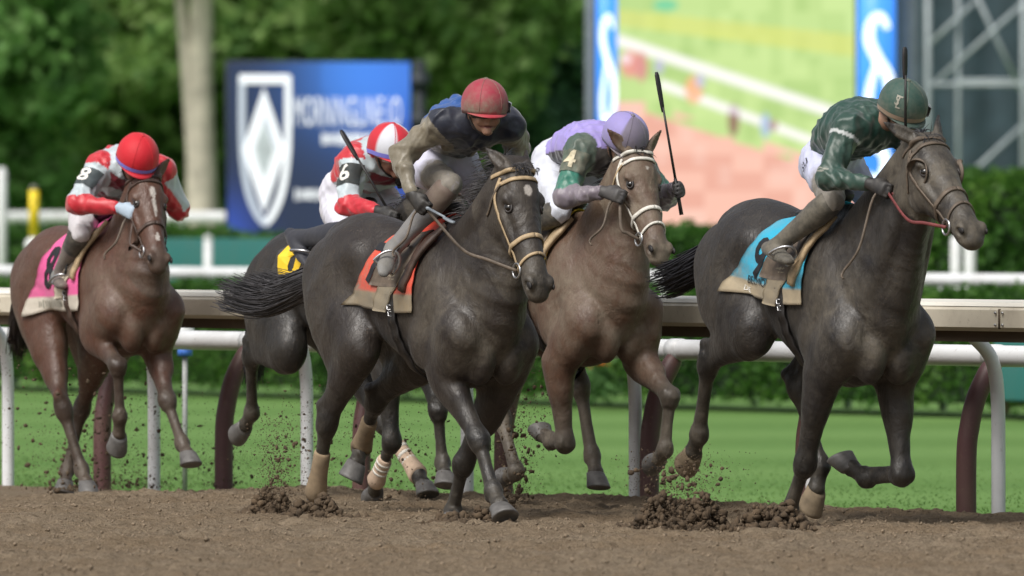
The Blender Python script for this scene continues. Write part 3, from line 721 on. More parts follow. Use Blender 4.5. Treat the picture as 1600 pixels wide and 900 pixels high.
    for px, lab, w in ((922, 'grey steel column left of the screen', .06), (1421, 'grey steel column right of the screen', .11)):
        q = empty('steel_column', (bx(px), YB+.4, 0)); tag(q, lab, 'column'); mb = MB(); mb.box((0, 0, 3.0), (w, w, 3.05), bev=.01); mb.build('shaft', grey, q)
        mb = MB(); mb.box((0, 0, .03), (w*2, w*2, .04)); mb.build('base_plate', grey, q)
    # scaffold tower
    YT = 146.0; tx = lambda px: (px-800)/16000*YT; tz = lambda py: 1.55+(332-py)/16000*YT
    stl = flat_mat('scaffold_steel', srgb(158, 168, 172), .45, .15, 6); q = empty('scaffold_tower', (tx(1540), YT, 0)); tag(q, 'pale steel scaffold tower with crossed braces at right', 'scaffold')
    def bar(a, b, r_, nm, dy=0):
        mb = MB(); mb.tube([(tx(a[0])-tx(1540), dy, tz(a[1])), (tx(b[0])-tx(1540), dy, tz(b[1]))], r_, 8); mb.build(nm, stl, q)
    zb_ = 332+1.55*16000/YT
    for px, dy in ((1450, 0), (1600, 0), (1750, 0), (1505, 1.6), (1655, 1.6)): bar((px, zb_), (px, -160), .045 if dy == 0 else .03, 'upright', dy)
    for py in (-60, 132, 330): bar((1450, py), (1750, py), .032, 'ledger', .0); bar((1505, py-8), (1655, py-8), .03, 'ledger', 1.6)
    for a, b, dy in (((1455, 135), (1605, 0), .05), ((1605, 190), (1455, 330), .05), ((1525, -20), (1600, 140), .9), ((1455, 70), (1530, 0), 1.5), ((1600, 130), (1750, -30), .05)): bar(a, b, .032, 'brace', dy)
    board_d = flat_mat('dark_netting', srgb(52, 70, 78), .8, .25, 3)
    qn = empty('scaffold_netting', (tx(1560), YT+2.6, 0)); tag(qn, 'dark teal netting hung behind the scaffold tower', 'netting')
    Vn = []; nn = 30
    for i in range(nn+1):
        for j in range(11): Vn.append((-1.45+4.0*i/nn, .05*math.sin(i*1.3)+.04*math.sin(i*.7+j), .1+6.2*j/10))
    mb = MB(); mb.add(Vn, [(i*11+j, (i+1)*11+j, (i+1)*11+j+1, i*11+j+1) for i in range(nn) for j in range(10)]); mb.build('net', board_d, qn)

    # ---------------- trees
    bark = flat_mat('pale_bark', srgb(186, 178, 164), .9, .3, 4, bump=.5); barkd = flat_mat('dark_bark', srgb(84, 76, 68), .9, .3, 4, bump=.5)
    tree(311, 150, 'tree with tall pale grey forked trunk left of the blue sign', .23, 12, 8.2, (3.6, 3.2, 3.0), 9000, lmM, bark, 41, .1, ((.02, -.1, .4), (-.35, .1, 5.5), .13))
    tree(130, 158, 'light green tree with low crown at the left', .2, 9, 3.7, (2.6, 2.2, 2.6), 26000, lmL, barkd, 43)
    tree(-60, 152, 'green tree at the far left edge', .2, 9, 3.8, (1.7, 1.6, 2.6), 16000, lmM, barkd, 44)
    tree(690, 156, 'grey-trunked tree behind the right edge of the blue sign', .11, 9, 5.4, (1.9, 1.8, 2.4), 15000, lmL, bark, 45)
    tree(560, 162, 'mid green tree rising behind the blue sign', .2, 10, 4.6, (2.2, 2.0, 2.7), 20000, lmM, barkd, 46)
    tree(830, 160, 'dark green tree left of the video screen', .2, 9, 3.9, (1.9, 1.8, 2.6), 20000, lmD, barkd, 47)
    tree(400, 168, 'deep green tree behind the forked trunk', .25, 11, 4.2, (2.6, 2.2, 3.2), 22000, lmD, barkd, 48)
    tree(1010, 170, 'dark tree behind the video screen', .25, 10, 4.4, (2.6, 2.2, 3.2), 14000, lmD, barkd, 49)
    tree(1560, 168, 'dark tree behind the scaffold tower', .25, 10, 4.4, (3.0, 2.2, 3.2), 14000, lmD, barkd, 50)
    # far wood
    r = np.random.RandomState(77); n = 42000; P = np.stack([r.uniform(-16, 16, n), 178+r.uniform(-3, 9, n), r.uniform(0, 10, n)], 1); P[:, 1] += np.sin(P[:, 0]*1.3)*1.2+np.sin(P[:, 2]*1.7+P[:, 0])*.8
    tag(leaves('far_wood', P, .22, lmD, None, 78), 'dark mass of woodland behind the trees', 'woodland', kind='stuff')
    mb = MB(); mb.box((0, 195, 6), (60, 3, 6)); 
    Vb = [(x, 192+2*math.sin(x*.6), z) for x in np.linspace(-60, 60, 61) for z in (0, 4, 8, 11+1.2*math.sin(x*.9)+.8*math.sin(x*2.3))]
    mb = MB(); mb.add(Vb, [(i*4+j, (i+1)*4+j, (i+1)*4+j+1, i*4+j+1) for i in range(60) for j in range(3)]); o = mb.build('hills', flat_mat('wooded_bank', srgb(74, 100, 80), .95, .5, 1.2), None); tag(o, kind='structure')
    return E
# ------------------------------------------------------------------ horses
HB = {}
def horse(key, spec):
    P = POSE[key]; X, Y, dz, pitch, th, S = P['base']
    dx = spec.get('dx', .009)
    cp, sp = math.cos(pitch), math.sin(pitch)
    rr = spec.get('rump', 0.0)
    def T(x, y, z):
        z = z + rr*float(sstep(.1, -.5, x))*float(sstep(.8, 1.3, z)) + spec.get('withers', 0)*float(sstep(-.25, .25, x))*float(sstep(1.1, 1.5, z))
        x = x*(spec.get('rearlen', .96) if x < 0 else 1)
        x, y, z = x*S, y*S*.87, z*S-1.25
        return np.array([cp*x-sp*z, y, sp*x+cp*z+1.25+dz])
    pr = []
    # trunk
    tr = [(-.93, 1.27, .10, .11), (-.84, 1.30, .16, .20), (-.68, 1.32, .215, .245), (-.5, 1.315, .235, .245), (-.3, 1.285, .248, .25), (-.1, 1.235, .26, .295),
          (.1, 1.20, .258, .335), (.27, 1.18, .235, .37), (.41, 1.14, .198, .335), (.52, 1.09, .155, .25), (.59, 1.05, .10, .16)]
    pr.append(Loft(np.array([list(T(x, 0, z))+[w*S*.86, h*S] for x, z, w, h in tr]), k=.05, dens=3))
    pr.append(Loft([list(T(x, 0, z))+[w*S, h*S] for x, z, w, h in ((-.12, 1.46, .05, .05), (.12, 1.525, .05, .07), (.3, 1.54, .05, .08), (.45, 1.49, .06, .09))], k=.10, dens=2))
    pr.append(Loft([list(T(x, 0, z))+[w*S, h*S] for x, z, w, h in ((-.85, 1.47, .06, .06), (-.6, 1.51, .09, .06), (-.35, 1.475, .08, .05))], k=.12, dens=2))
    # neck and head frame
    poll = np.array(P['poll']); muz = np.array(P['muz'])
    a = nrm(muz-poll); lat = np.array([0, 1., 0]); lat = nrm(lat-a*lat.dot(a)); f = np.cross(a, lat)
    def Hd(s, off, y): return poll+a*s*S+f*off*S+lat*y*S
    n0 = T(.30, 0, 1.20); n1 = T(.50, 0, 1.27); ne = Hd(.07, -.115, 0)
    d = ne-n1; up = np.array([0, 0, 1.])
    arch = spec.get('arch', .03)
    ne2 = lerp(n1, ne, .78)+up*arch*.7
    nm = lerp(n1, ne, .42)+up*arch
    st = [list(n0)+[.21*S, .34*S], list(n1)+[.17*S, .285*S], list(nm)+[.118*S, .205*S], list(ne2)+[.094*S, .155*S], list(ne)+[.08*S, .125*S]]
    pr.append(Loft(np.array(st), k=.07, dens=4))
    crest = [list(lerp(T(.33, 0, 1.50), T(.33, 0, 1.50), 0))+[.05*S, .06*S]]
    # shoulder, chest muscles
    for sg in (-1, 1):
        pr.append(Loft([list(T(.16, sg*.12, 1.44))+[.05*S, .10*S], list(T(.34, sg*.175, 1.27))+[.065*S, .12*S], list(T(.50, sg*.180, 1.09))+[.066*S, .105*S]], k=.026, dens=2))
        pr.append(Ell(T(.565, sg*.080, .985), np.array([.095, .074, .150])*S, k=.012))            # pectoral
        pr.append(Ell(T(.540, sg*.168, 1.075), np.array([.082, .062, .105])*S, k=.014))           # point of shoulder
        pr.append(Ell(T(.24, sg*.195, 1.06), np.array([.130, .058, .155])*S, k=.018))             # triceps
        pr.append(Ell(T(.10, sg*.19, 1.22), np.array([.12, .055, .16])*S, k=.05))
        pr.append(Loft([list(T(.55, sg*.13, 1.10))+[.045*S, .06*S], list(lerp(T(.55, sg*.13, 1.10), ne+lat*sg*.06*S, .5)+up*.0)+[.040*S, .062*S], list(ne+lat*sg*.055*S-f*.02*S)+[.028*S, .045*S]], k=.014, dens=2))   # long neck muscle
        pr.append(Loft([list(T(.30, sg*.08, 1.45))+[.045*S, .07*S], list(lerp(T(.30, sg*.08, 1.45), poll, .5)+np.array([0, sg*.055, -.03])*S)+[.034*S, .06*S], list(poll+(-a*.04-f*.05+lat*sg*.045)*S)+[.026*S, .04*S]], k=.035, dens=2))
        # haunch
        pr.append(Ell(T(-.58, sg*.145, 1.33), np.array([.25, .110, .20])*S, k=.05))
        pr.append(Ell(T(-.74, sg*.150, 1.22), np.array([.17, .105, .26])*S, axes=[[.94, 0, .34], [0, 1, 0], [-.34, 0, .94]], k=.04))
        pr.append(Ell(T(-.42, sg*.19, 1.40), np.array([.07, .045, .06])*S, k=.07))               # point of hip
    chains = {}
    def mixj(J, spec_):
        out = []
        for i, t, w, h in spec_:
            p = lerp(J[i], J[min(i+1, len(J)-1)], t); out.append(list(p)+[w*S, h*S])
        return out
    for leg in ('RF', 'LF', 'RH', 'LH'):
        J = np.array(P[leg]); sg = -1 if leg[0] == 'R' else 1
        ly = np.array([0, 1., 0])
        if leg[1] == 'F':
            pr.append(Loft(mixj(J, [(0, 0, .085, .13), (0, .5, .085, .135), (1, 0, .072, .105)]), k=.07))
            ch = Loft(mixj(J, [(1, -.05, .066, .10), (1, .12, .070, .098), (1, .3, .064, .084), (1, .55, .050, .061), (1, .8, .044, .048), (1, .93, .051, .054), (2, .02, .053, .057), (2, .1, .047, .050), (2, .2, .031, .033), (2, .5, .027, .029), (2, .8, .029, .032), (2, .93, .040, .047), (3, .04, .042, .050), (3, .3, .034, .037), (3, .5, .036, .036), (3, .62, .042, .042)]), lat=ly, k=.035)
            b = nrm(J[2]-J[1])
            bk = np.cross(ly, b)*(-1)          # pointing back/front in leg plane
            pr.append(Ell(lerp(J[1], J[2], .22)+np.cross(b, ly)*.022*S+ly*sg*.015, np.array([.055, .05, .13])*S, axes=[np.cross(b, ly), ly, b], k=.03))
        else:
            pr.append(Loft(mixj(J, [(0, 0, .105, .20), (0, .5, .105, .175), (1, 0, .090, .13)]), k=.06))
            ch = Loft(mixj(J, [(1, -.03, .082, .125), (1, .15, .080, .118), (1, .35, .068, .094), (1, .6, .050, .066), (1, .82, .040, .052), (1, .95, .047, .060), (2, .03, .049, .062), (2, .12, .043, .054), (2, .25, .033, .036), (2, .55, .029, .031), (2, .82, .031, .034), (2, .94, .042, .049), (3, .04, .044, .052), (3, .3, .035, .038), (3, .5, .037, .037), (3, .62, .043, .043)]), lat=ly, k=.045)
            c = nrm(J[3]-J[2]); g = nrm(J[2]-J[1])
            bk = nrm(-c*.6+g*.75)
            cal = J[2]+(-c*.075+nrm(g-c*g.dot(c))*.045)*S
            pr.append(Loft([list(J[2]-c*0)+[.03*S, .034*S], list(cal)+[.022*S, .024*S]], k=.03))
            pr.append(Loft([list(cal)+[.018*S, .02*S], list(lerp(J[1], J[2], .45)+nrm(np.cross(g, ly)*-1)*.02*S)+[.03*S, .03*S]], k=.03))
            pr.append(Loft([list(T(-.86, sg*.12, 1.30))+[.09*S, .11*S], list(lerp(T(-.86, sg*.12, 1.30), lerp(J[1], J[2], .35), .55)+np.array([-.03, sg*.015, 0]))+[.085*S, .115*S], list(lerp(J[1], J[2], .45))+[.05*S, .07*S]], k=.07))
            pr.append(Loft([list(T(-.40, sg*.17, 1.16))+[.04*S, .08*S], list(lerp(T(-.40, sg*.17, 1.16), J[1], .9))+[.045*S, .065*S]], k=.07))
        pr.append(ch); chains[leg] = ch
        cn = nrm(J[3]-J[2]); bkv = -np.cross(cn, ly); bkv = nrm(bkv)        # behind the cannon
        pr.append(Loft([list(lerp(J[2], J[3], .08)+bkv*.036*S)+[.015*S, .013*S], list(lerp(J[2], J[3], .5)+bkv*.036*S)+[.014*S, .012*S], list(lerp(J[2], J[3], .93)+bkv*.038*S)+[.018*S, .015*S]], k=.007))
        pr.append(Ell(J[3]+bkv*.034*S+cn*.012*S, np.array([.026, .030, .026])*S, k=.012))                                     # ergot
        for s2 in (-1, 1):
            if leg[1] == 'F': pr.append(Ell(J[2]+ly*s2*.036*S-cn*.012*S, np.array([.030, .018, .036])*S, k=.010)); pr.append(Ell(lerp(J[1], J[2], .93)+ly*s2*.034*S, np.array([.028, .016, .026])*S, k=.010))
            else: pr.append(Ell(J[2]+ly*s2*.034*S+cn*.03*S, np.array([.032, .016, .034])*S, k=.010)); pr.append(Ell(J[2]+ly*s2*.032*S-cn*.03*S, np.array([.030, .015, .030])*S, k=.010))
            pr.append(Ell(J[3]+ly*s2*.030*S, np.array([.026, .016, .028])*S, k=.010))
    # head
    hs = [(-.03, -.015, .13, .075), (.05, .006, .20, .098), (.12, .014, .245, .108), (.20, .012, .255, .103), (.28, .006, .225, .086), (.36, .002, .180, .070), (.44, -.002, .146, .061), (.51, -.006, .130, .061), (.565, -.012, .118, .064), (.608, -.032, .086, .055)]
    st = [list(Hd(s, o-Dp/2, 0))+[w*S, Dp/2*S] for s, o, Dp, w in hs]
    pr.append(Loft(np.array(st), lat=lat, k=.035, dens=2))
    A = [a, lat, f]
    for sg in (-1, 1):
        pr.append(Ell(Hd(.150, -.034, sg*.085), np.array([.042, .028, .024])*S, A, k=.02))        # brow
        pr.append(Ell(Hd(.195, -.165, sg*.058), np.array([.088, .036, .088])*S, A, k=.02))        # cheek
        pr.append(Ell(Hd(.188, -.046, sg*.106), np.array([.027, .016, .020])*S, A, k=.012, op=-1))   # eye socket
        pr.append(Ell(Hd(.30, -.05, sg*.088), np.array([.055, .016, .022])*S, A, k=.02, op=-1))
        pr.append(Loft([list(Hd(.22, -.088, sg*.092))+[.012*S, .014*S], list(Hd(.37, -.086, sg*.064))+[.010*S, .012*S]], k=.02))  # facial crest
        pr.append(Ell(Hd(.565, -.045, sg*.050), np.array([.040, .026, .036])*S, A, k=.014))       # nostril rim
        pr.append(Ell(Hd(.580, -.046, sg*.070), np.array([.022, .022, .017])*S, A, k=.008, op=-1))
        pr.append(Loft([list(Hd(.55, -.098, sg*.064))+[.007*S, .007*S], list(Hd(.602, -.090, sg*.035))+[.006*S, .006*S]], k=.006, op=-1))
        e0, e1 = spec.get('ears', ((-.10, .03, .03), (-.10, .03, .03)))[0 if sg < 0 else 1], None
        eb = Hd(.0, -.02, sg*.052)
        ed = nrm(-a*e0[0]*-1+f*e0[1]+lat*sg*e0[2])
        ed = nrm(a*e0[0]+f*e0[1]+lat*sg*e0[2])
        en = nrm(np.cross(ed, np.cross(f*.6+lat*sg*.8, ed)))
        es = nrm(np.cross(en, ed))
        pr.append(Loft([list(eb)+[.028*S, .028*S], list(eb+ed*.05*S)+[.034*S, .022*S], list(eb+ed*.095*S)+[.032*S, .016*S], list(eb+ed*.14*S)+[.018*S, .010*S], list(eb+ed*.172*S)+[.005*S, .005*S]], lat=es, k=.016, dens=2))
        pr.append(Loft([list(eb+ed*.04*S+en*.020*S)+[.016*S, .012*S], list(eb+ed*.10*S+en*.014*S)+[.018*S, .010*S], list(eb+ed*.14*S+en*.009*S)+[.006*S, .005*S]], lat=es, k=.008, op=-1))
    pr.append(Ell(Hd(.545, -.115, 0), np.array([.045, .034, .028])*S, A, k=.02))
    pr.append(Ell(Hd(.10, -.01, 0), np.array([.09, .07, .03])*S, A, k=.03))
    V, Q = solid(pr, dx)
    V = relax(V, Q, 1, .4)
    me = pymesh('racehorse', V, Q)
    # coat colours
    c0 = np.array(spec['coat']); c1 = np.array(spec['points'])
    C = np.repeat(c0[None, :], len(V), 0); dust = np.full(len(V), spec.get('dust', .5))
    for leg, ch in chains.items():
        dd, pp = ch.at(V)
        near = sstep(.05, .015, dd)
        knee = 6 if leg[1] == 'F' else 6
        w = near*sstep(1.5, knee-.5, pp)
        C = C*(1-w[:, None])+c1[None, :]*w[:, None]
        dust += near*sstep(knee, 11, pp)*.18
        nm_ = spec.get('socks', {}).get(leg)
        if nm_: 
            w = near*sstep(11.2, 12, pp); C = C*(1-w[:, None])+np.array(nm_)[None, :]*w[:, None]
    rel = V-poll; s_ = rel@a/S; o_ = rel@f/S; y_ = rel@lat/S
    hd_ = (s_ > -.1)&(o_ > -.3)
    w = np.where(hd_, sstep(.44, .56, s_), 0)*.6*np.where(np.abs(y_) < .1, 1, 0)*np.where(o_ < .1, 1, 0)
    C = C*(1-w[:, None])+c1[None, :]*w[:, None]
    for (ss, yy, rs, ry) in spec.get('star', []):
        q = ((s_-ss)/rs)**2+((y_-yy)/ry)**2
        w = np.where(o_ > -.09, sstep(1.25, .75, q), 0)
        C = C*(1-w[:, None])+np.array(srgb(200, 192, 184))[None, :]*w[:, None]; dust *= (1-.6*w)
    w = np.where(hd_ & (np.abs(y_) < .15) & (s_ < .7), spec.get('facedust', .3), 0); dust += w
    for sg in (-1, 1):      # dust plus painted-in light: paler shoulders, breast, croup
        for (px_, py_, pz_), rr_, am in (((.50, .20, 1.10), .17, 1.0), ((.30, .2, 1.22), .20, .7), ((.60, .08, 1.0), .14, .8), ((-.62, .2, 1.2), .22, .35), ((.62, .1, 1.35), .16, .5)):
            c_ = T(px_, sg*py_, pz_); dust += spec.get('chestdust_sheen', .3)*am*np.exp(-(((V-c_)**2).sum(1))/(rr_*S)**2)
    mud_l = sstep(.9, .55, V[:, 2])*.1; dust += mud_l
    colattr(me, 'Col', C); colattr(me, 'Dust', np.clip(dust, 0, 1.0))
    o = link('racehorse', me, M['coat'])
    o.location = (X, Y, 0); o.rotation_euler = (0, 0, -th)
    tag(o, spec['label'], 'horse', 'racehorses galloping on the dirt track')
    bvh = BVHTree.FromPolygons([tuple(v) for v in V], [tuple(q) for q in Q.tolist()])
    # eyes
    for sg in (-1, 1):
        bm = bmesh.new(); bmesh.ops.create_uvsphere(bm, u_segments=16, v_segments=10, radius=.0225*S)
        e = bpy.data.meshes.new('eye'); bm.to_mesh(e); bm.free()
        ob = link('eye', e, M['eye'], o); ed_ = nrm(lat*sg*.86+f*.5); ep, en_, _, _ = bvh.ray_cast(Vector(Hd(.188, -.058, sg*.05)+ed_*.3), Vector(-ed_))
        ob.location = (ep-Vector(ed_*.0135*S)) if ep is not None else Hd(.186, -.060, sg*.1)
        lc = np.array(ob.location)+ed_*.010*S; l1 = nrm(a-ed_*np.dot(a, ed_)); l2 = np.cross(ed_, l1); q = MB()
        q.tube([lc+(l1*.0235*math.cos(t_)+l2*.0175*math.sin(t_))*S for t_ in np.linspace(0, 2*math.pi, 25)], .0058*S, 8, caps=False); q.build('eyelid', M['lid'], o)
        hp, hn, _, _ = bvh.ray_cast(Vector(Hd(.582, -.046, sg*.2)+f*.06), Vector(nrm(-lat*sg-f*.3)))
        if hp is not None:
            bm = bmesh.new(); bmesh.ops.create_uvsphere(bm, u_segments=14, v_segments=8, radius=1)
            Mx = Matrix((tuple(nrm(a*.9+f*.35)*.025*S), tuple(nrm(f*.9-a*.35)*.016*S), tuple(lat*.008*S))).transposed()
            for v in bm.verts: v.co = Mx @ v.co + hp + Vector(lat*sg*.004)
            e = bpy.data.meshes.new('nostril'); bm.to_mesh(e); bm.free(); link('nostril', e, M['nostril'], o)
    # hooves
    for leg in ('RF', 'LF', 'RH', 'LH'):
        J = np.array(P[leg]); p = nrm(J[4]-J[3]); y = np.array([0, 1., 0]); y = nrm(y-p*y.dot(p))
        ff = np.cross(p, y); q = R_(spec.get('hooftilt', {}).get(leg, 38))
        n = math.cos(q)*p-math.sin(q)*ff; g = np.cross(n, y)
        mb = MB(); rings = []
        prof = [(-.050, -.030, .046, .043), (-.044, -.028, .052, .047), (-.015, -.012, .058, .053), (.022, .004, .066, .060), (.034, .008, .068, .062), (.038, .008, .062, .056), (.034, .008, .04, .036), (.030, .0, .01, .01)]
        N = 22
        for z, sh, rl, rw in prof:
            rings.append([J[4]+(n*z+g*(sh+rl*(math.cos(t)*(1 if math.cos(t) > 0 else .82)))+y*rw*math.sin(t))*S*1.02 for t in [2*math.pi*k/N for k in range(N)]])
        V2 = [v for r in rings for v in r]; F2 = []
        for i in range(len(rings)-1):
            for k in range(N): F2.append((i*N+k, i*N+(k+1) % N, (i+1)*N+(k+1) % N, (i+1)*N+k))
        F2.append(tuple(range(N-1, -1, -1))); F2.append(tuple((len(rings)-1)*N+k for k in range(N)))
        mb.add(V2, F2)
        link('hoof', pymesh('hoof', mb.v, mb.f), M['sole'] if leg in spec.get('soles', ()) else M['hoof'], o)
    # bandages
    for leg, mt in spec.get('bandage', {}).items():
        J = np.array(P[leg]); mb = MB()
        hind = leg[1] == 'H'
        ts = [(2, .42), (2, .45), (2, .6), (2, .75), (2, .9), (3, .02), (3, .12), (3, .16)]
        r0 = [.032, .0375, .038, .039, .045, .0505, .046, .037]
        mb.tube([lerp(J[i], J[i+1], t) for i, t in ts], [r*S*(1.05 if hind else 1) for r in r0], 16, lat=(0, 1, 0), flat=1.12)
        bo = mb.build('leg_bandage', M[mt], o)
        if mt == 'bandage_pale':
            for k in range(4):
                m2 = MB(); t0 = .5+k*.12
                m2.tube([lerp(J[2], J[3], t0), lerp(J[2], J[3], t0+.05)], [.0415*S, .0415*S], 14, lat=(0, 1, 0), flat=1.12)
                m2.build('bandage_wrap', M['leather_white'], bo)
    H = dict(o=o, T=T, Hd=Hd, a=a, f=f, lat=lat, S=S, bvh=bvh, P=P, poll=poll, base=(X, Y, 0), th=th, spec=spec, ne=ne, n1=n1, nm=nm, ne2=ne2)
    hair(H); bridle(H); saddle(H)
    HB[key] = H
    return H

def cast(H, org, dr):
    h, n, i, d = H['bvh'].ray_cast(Vector(org), Vector(dr))
    return (np.array(h), np.array(n)) if h is not None else (None, None)

def ribbon(mb, pts, nrms, width, th=.004):
    n = len(pts); V = []; Fc = []
    for i in range(n):
        t = nrm(pts[min(i+1, n-1)]-pts[max(i-1, 0)]); s = nrm(np.cross(t, nrms[i]))
        w = width[i] if hasattr(width, '__len__') else width
        N_ = nrms[i]
        V += [pts[i]-s*w/2, pts[i]-s*w/2*.9+N_*th, pts[i]+s*w/2*.9+N_*th, pts[i]+s*w/2]
    for i in range(n-1):
        for k in range(4): Fc.append((i*4+k, (i+1)*4+k, (i+1)*4+(k+1) % 4, i*4+(k+1) % 4))
    Fc += [(0, 1, 2, 3), tuple((n-1)*4+k for k in (3, 2, 1, 0))]
    mb.add(V, Fc)

def hair(H):
    o, S, spec, T = H['o'], H['S'], H['spec'], H['T']
    rng = random.Random(hash(spec['label']) % 1000 if False else len(spec['label']))
    hm = M[spec.get('hair', 'hair')]
    # mane along the crest: narrow tapering locks
    mb = MB(); 
    crest = []
    for k in range(46):
        t = k/45
        c = catmull([H['n1'], H['nm'], H['ne2'], H['ne']], 15)[int(t*45)]
        h, n = cast(H, c+np.array([-.25, 0, 1.0])*.5, np.array([.25, 0, -1.0]))
        if h is not None and h[2] > c[2]: crest.append(h)
    bl = spec.get('mane', 1.0)
    for p in crest:
        for j in range(16):
            L = rng.uniform(.04, .13)*bl; sd = rng.choice((-1, 1, 1))
            d0 = np.array([rng.uniform(-.9, -.3), sd*rng.uniform(.1, .8), rng.uniform(.0, .7)])
            d0 = nrm(d0); pts = []; q = p+np.array([rng.uniform(-.01, .01), rng.uniform(-.012, .012), -.008])
            for s in range(5):
                pts.append(q.copy()); q = q+d0*L/4; d0 = nrm(d0+np.array([-.12, sd*.12, -.32]))
            ribbon(mb, pts, [nrm(np.array([.2, sd*.9, .5]))]*5, [.005, .005, .004, .0025, .0008], .0015)
    mb.build('mane', hm, o)
    mb = MB()
    if spec.get('forelock', True):
        for j in range(spec.get('forelock_n', 14)):
            p = H['Hd'](rng.uniform(-.02, .03), .012, rng.uniform(-.035, .035))
            d0 = nrm(H['a']*rng.uniform(-.2, .9)+H['f']*rng.uniform(.1, .5)+H['lat']*rng.uniform(-.6, .6)); pts = []
            for s in range(5):
                pts.append(p.copy()); p = p+d0*.014*S; d0 = nrm(d0-H['f']*.22+np.array([0, 0, -.12]))
            ribbon(mb, pts, [H['f']]*5, [.0045, .0045, .004, .0025, .0008], .0015)
    if mb.v: mb.build('forelock', hm, o)
    # tail
    mb = MB()
    tp = [np.array(q) for q in spec['tail']]; base = T(-.92, 0, spec.get('dock', 1.36))
    for j in range(700):
        ph = rng.uniform(0, 2*math.pi); rad = math.sqrt(rng.random()); ln = rng.uniform(.55, 1.0)
        sp_ = []
        for s in range(len(tp)):
            t = s/(len(tp)-1); env = (.028+.062*math.sin(min(1, t*1.25)*math.pi*.62))*spec.get('tailw', 1)
            off = np.array([0, math.cos(ph)*rad*env*.8, math.sin(ph)*rad*env])
            sp_.append(base+tp[s]*S*(ln if s else 1)+off+np.array([rng.uniform(-1, 1), rng.uniform(-1, 1), rng.uniform(-1, 1)])*.013*t)
        pts = catmull(sp_, 4)
        n = len(pts)
        ribbon(mb, list(pts), [nrm(np.array([.3, -.8, .5*math.sin(ph)]))]*n, [.0055*(1-.85*(i/(n-1))**1.6)+.001 for i in range(n)], .004)
    mb.build('tail', hm, o)

def ring(H, s, off_c, n=40, push=.003, tilt=0.0, a0=0.0, a1=2*math.pi):
    pts, ns = [], []
    for k in range(n+1):
        t = a0+(a1-a0)*k/n
        c = H['Hd'](s+tilt*(1-math.cos(t))*.5, off_c, 0)
        d = H['f']*math.cos(t)+H['lat']*math.sin(t)
        h, nn = cast(H, c+d*.21*H['S'], -d)
        if h is None or np.dot(nn, d) < .05: continue
        pts.append(h+nn*push); ns.append(nn)
    return pts, ns
def side(H, path, sg, n=14, push=.003):
    P = catmull([(s, o, 0) for s, o in path], n); pts, ns = [], []
    for s, o_, _ in P:
        c = H['Hd'](s, o_, sg*.45)
        h, nn = cast(H, c, -H['lat']*sg)
        if h is None: continue
        pts.append(h+nn*push); ns.append(nn)
    return pts, ns

def bridle(H):
    o, S, spec = H['o'], H['S'], H['spec']; b = spec['bridle']
    m = M[b['mat']]; w = b.get('w', .022)
    br = empty('bridle'); br.parent = o
    # one empty-free part: cheek strap network is the bridle mesh, other pieces are sub-parts
    bpy.data.objects.remove(br)
    mb = MB()
    for sg in (-1, 1):
        p, n = side(H, [(.035, -.05), (.12, -.10), (.24, -.10), (.36, -.10), (.455, -.105)], sg); ribbon(mb, p, n, w*.8, .005)
    p, n = ring(H, .015, -.10, 40, tilt=-.02, a0=-math.pi*.55, a1=math.pi*.55); ribbon(mb, p, n, w, .005)
    br = mb.build('bridle', m, o)
    def sub(name, p, n, wd, mt=None, th=.006):
        q = MB(); ribbon(q, p, n, wd, th); return q.build(name, mt or m, br)
    sub('noseband', *ring(H, .345, -.08, 48, tilt=.03), w*1.15)
    if b.get('ring2', True): sub('drop_noseband', *ring(H, .435, -.06, 44, tilt=.05), w*.7, M[b.get('mat2', b['mat'])])
    sub('browband', *ring(H, .065, -.09, 36, tilt=0, a0=-math.pi*.42, a1=math.pi*.42), w)
    sub('throat_strap', *ring(H, .04, -.12, 30, tilt=.14, a0=-math.pi*.72, a1=-math.pi*.25), w*.6, M[b.get('mat3', b['mat'])])
    for sg in (-1, 1):
        c, nn = cast(H, H['Hd'](.475, -.105, sg*.4), -H['lat']*sg)
        if c is None: c = H['Hd'](.475, -.105, sg*.055); nn = H['lat']*sg
        c = c+nn*.014
        q = MB(); N = 20
        q.tube([c+(H['a']*math.cos(t)+H['f']*math.sin(t))*.034*S for t in [2*math.pi*k/N for k in range(N+1)]], .0055*S, 8, caps=False)
        q.build('bit_ring', M['steel'], br)
        H['bit%d' % sg] = c
    if spec.get('blinkers'):
        for sg in (-1, 1):
            c = H['Hd'](.172, -.058, sg*.085); q = MB(); N = 28
            A_ = H['a']; Fv = H['f']; L_ = H['lat']*sg
            V = []; Fc = []
            for j, (r, z) in enumerate(((.050, -.012), (.062, .012), (.064, .030), (.055, .042), (.060, .033), (.058, .012), (.048, -.010))):
                for k in range(N):
                    t = 2*math.pi*k/N; back = max(0, -math.cos(t))     # cup is deeper towards the ear
                    V.append(c+(A_*math.cos(t)*r+Fv*math.sin(t)*r+L_*(z*(.25+.95*back)))*S)
            for j in range(6):
                for k in range(N): Fc.append((j*N+k, j*N+(k+1) % N, (j+1)*N+(k+1) % N, (j+1)*N+k))
            q.add(V, Fc); q.build('blinker_cup', M['leather_dusty'], br)

def zc(H, x): return 1.2
def drape(H, x, phi, push):
    """point on the trunk at station x, angle phi from straight up (negative: right side)"""
    c = H['T'](x, 0, 1.2); d = np.array([0, math.sin(phi), math.cos(phi)])
    h, n = cast(H, c+d*.47*H['S'], -d)
    if h is None: h = c+d*.3; n = d
    w = .006*math.sin(x*31+phi*5+1.3*math.sin(phi*9))+.004*math.sin(phi*23+x*17) if push > .009 else 0
    return h+n*(push+w*.5+.002), n

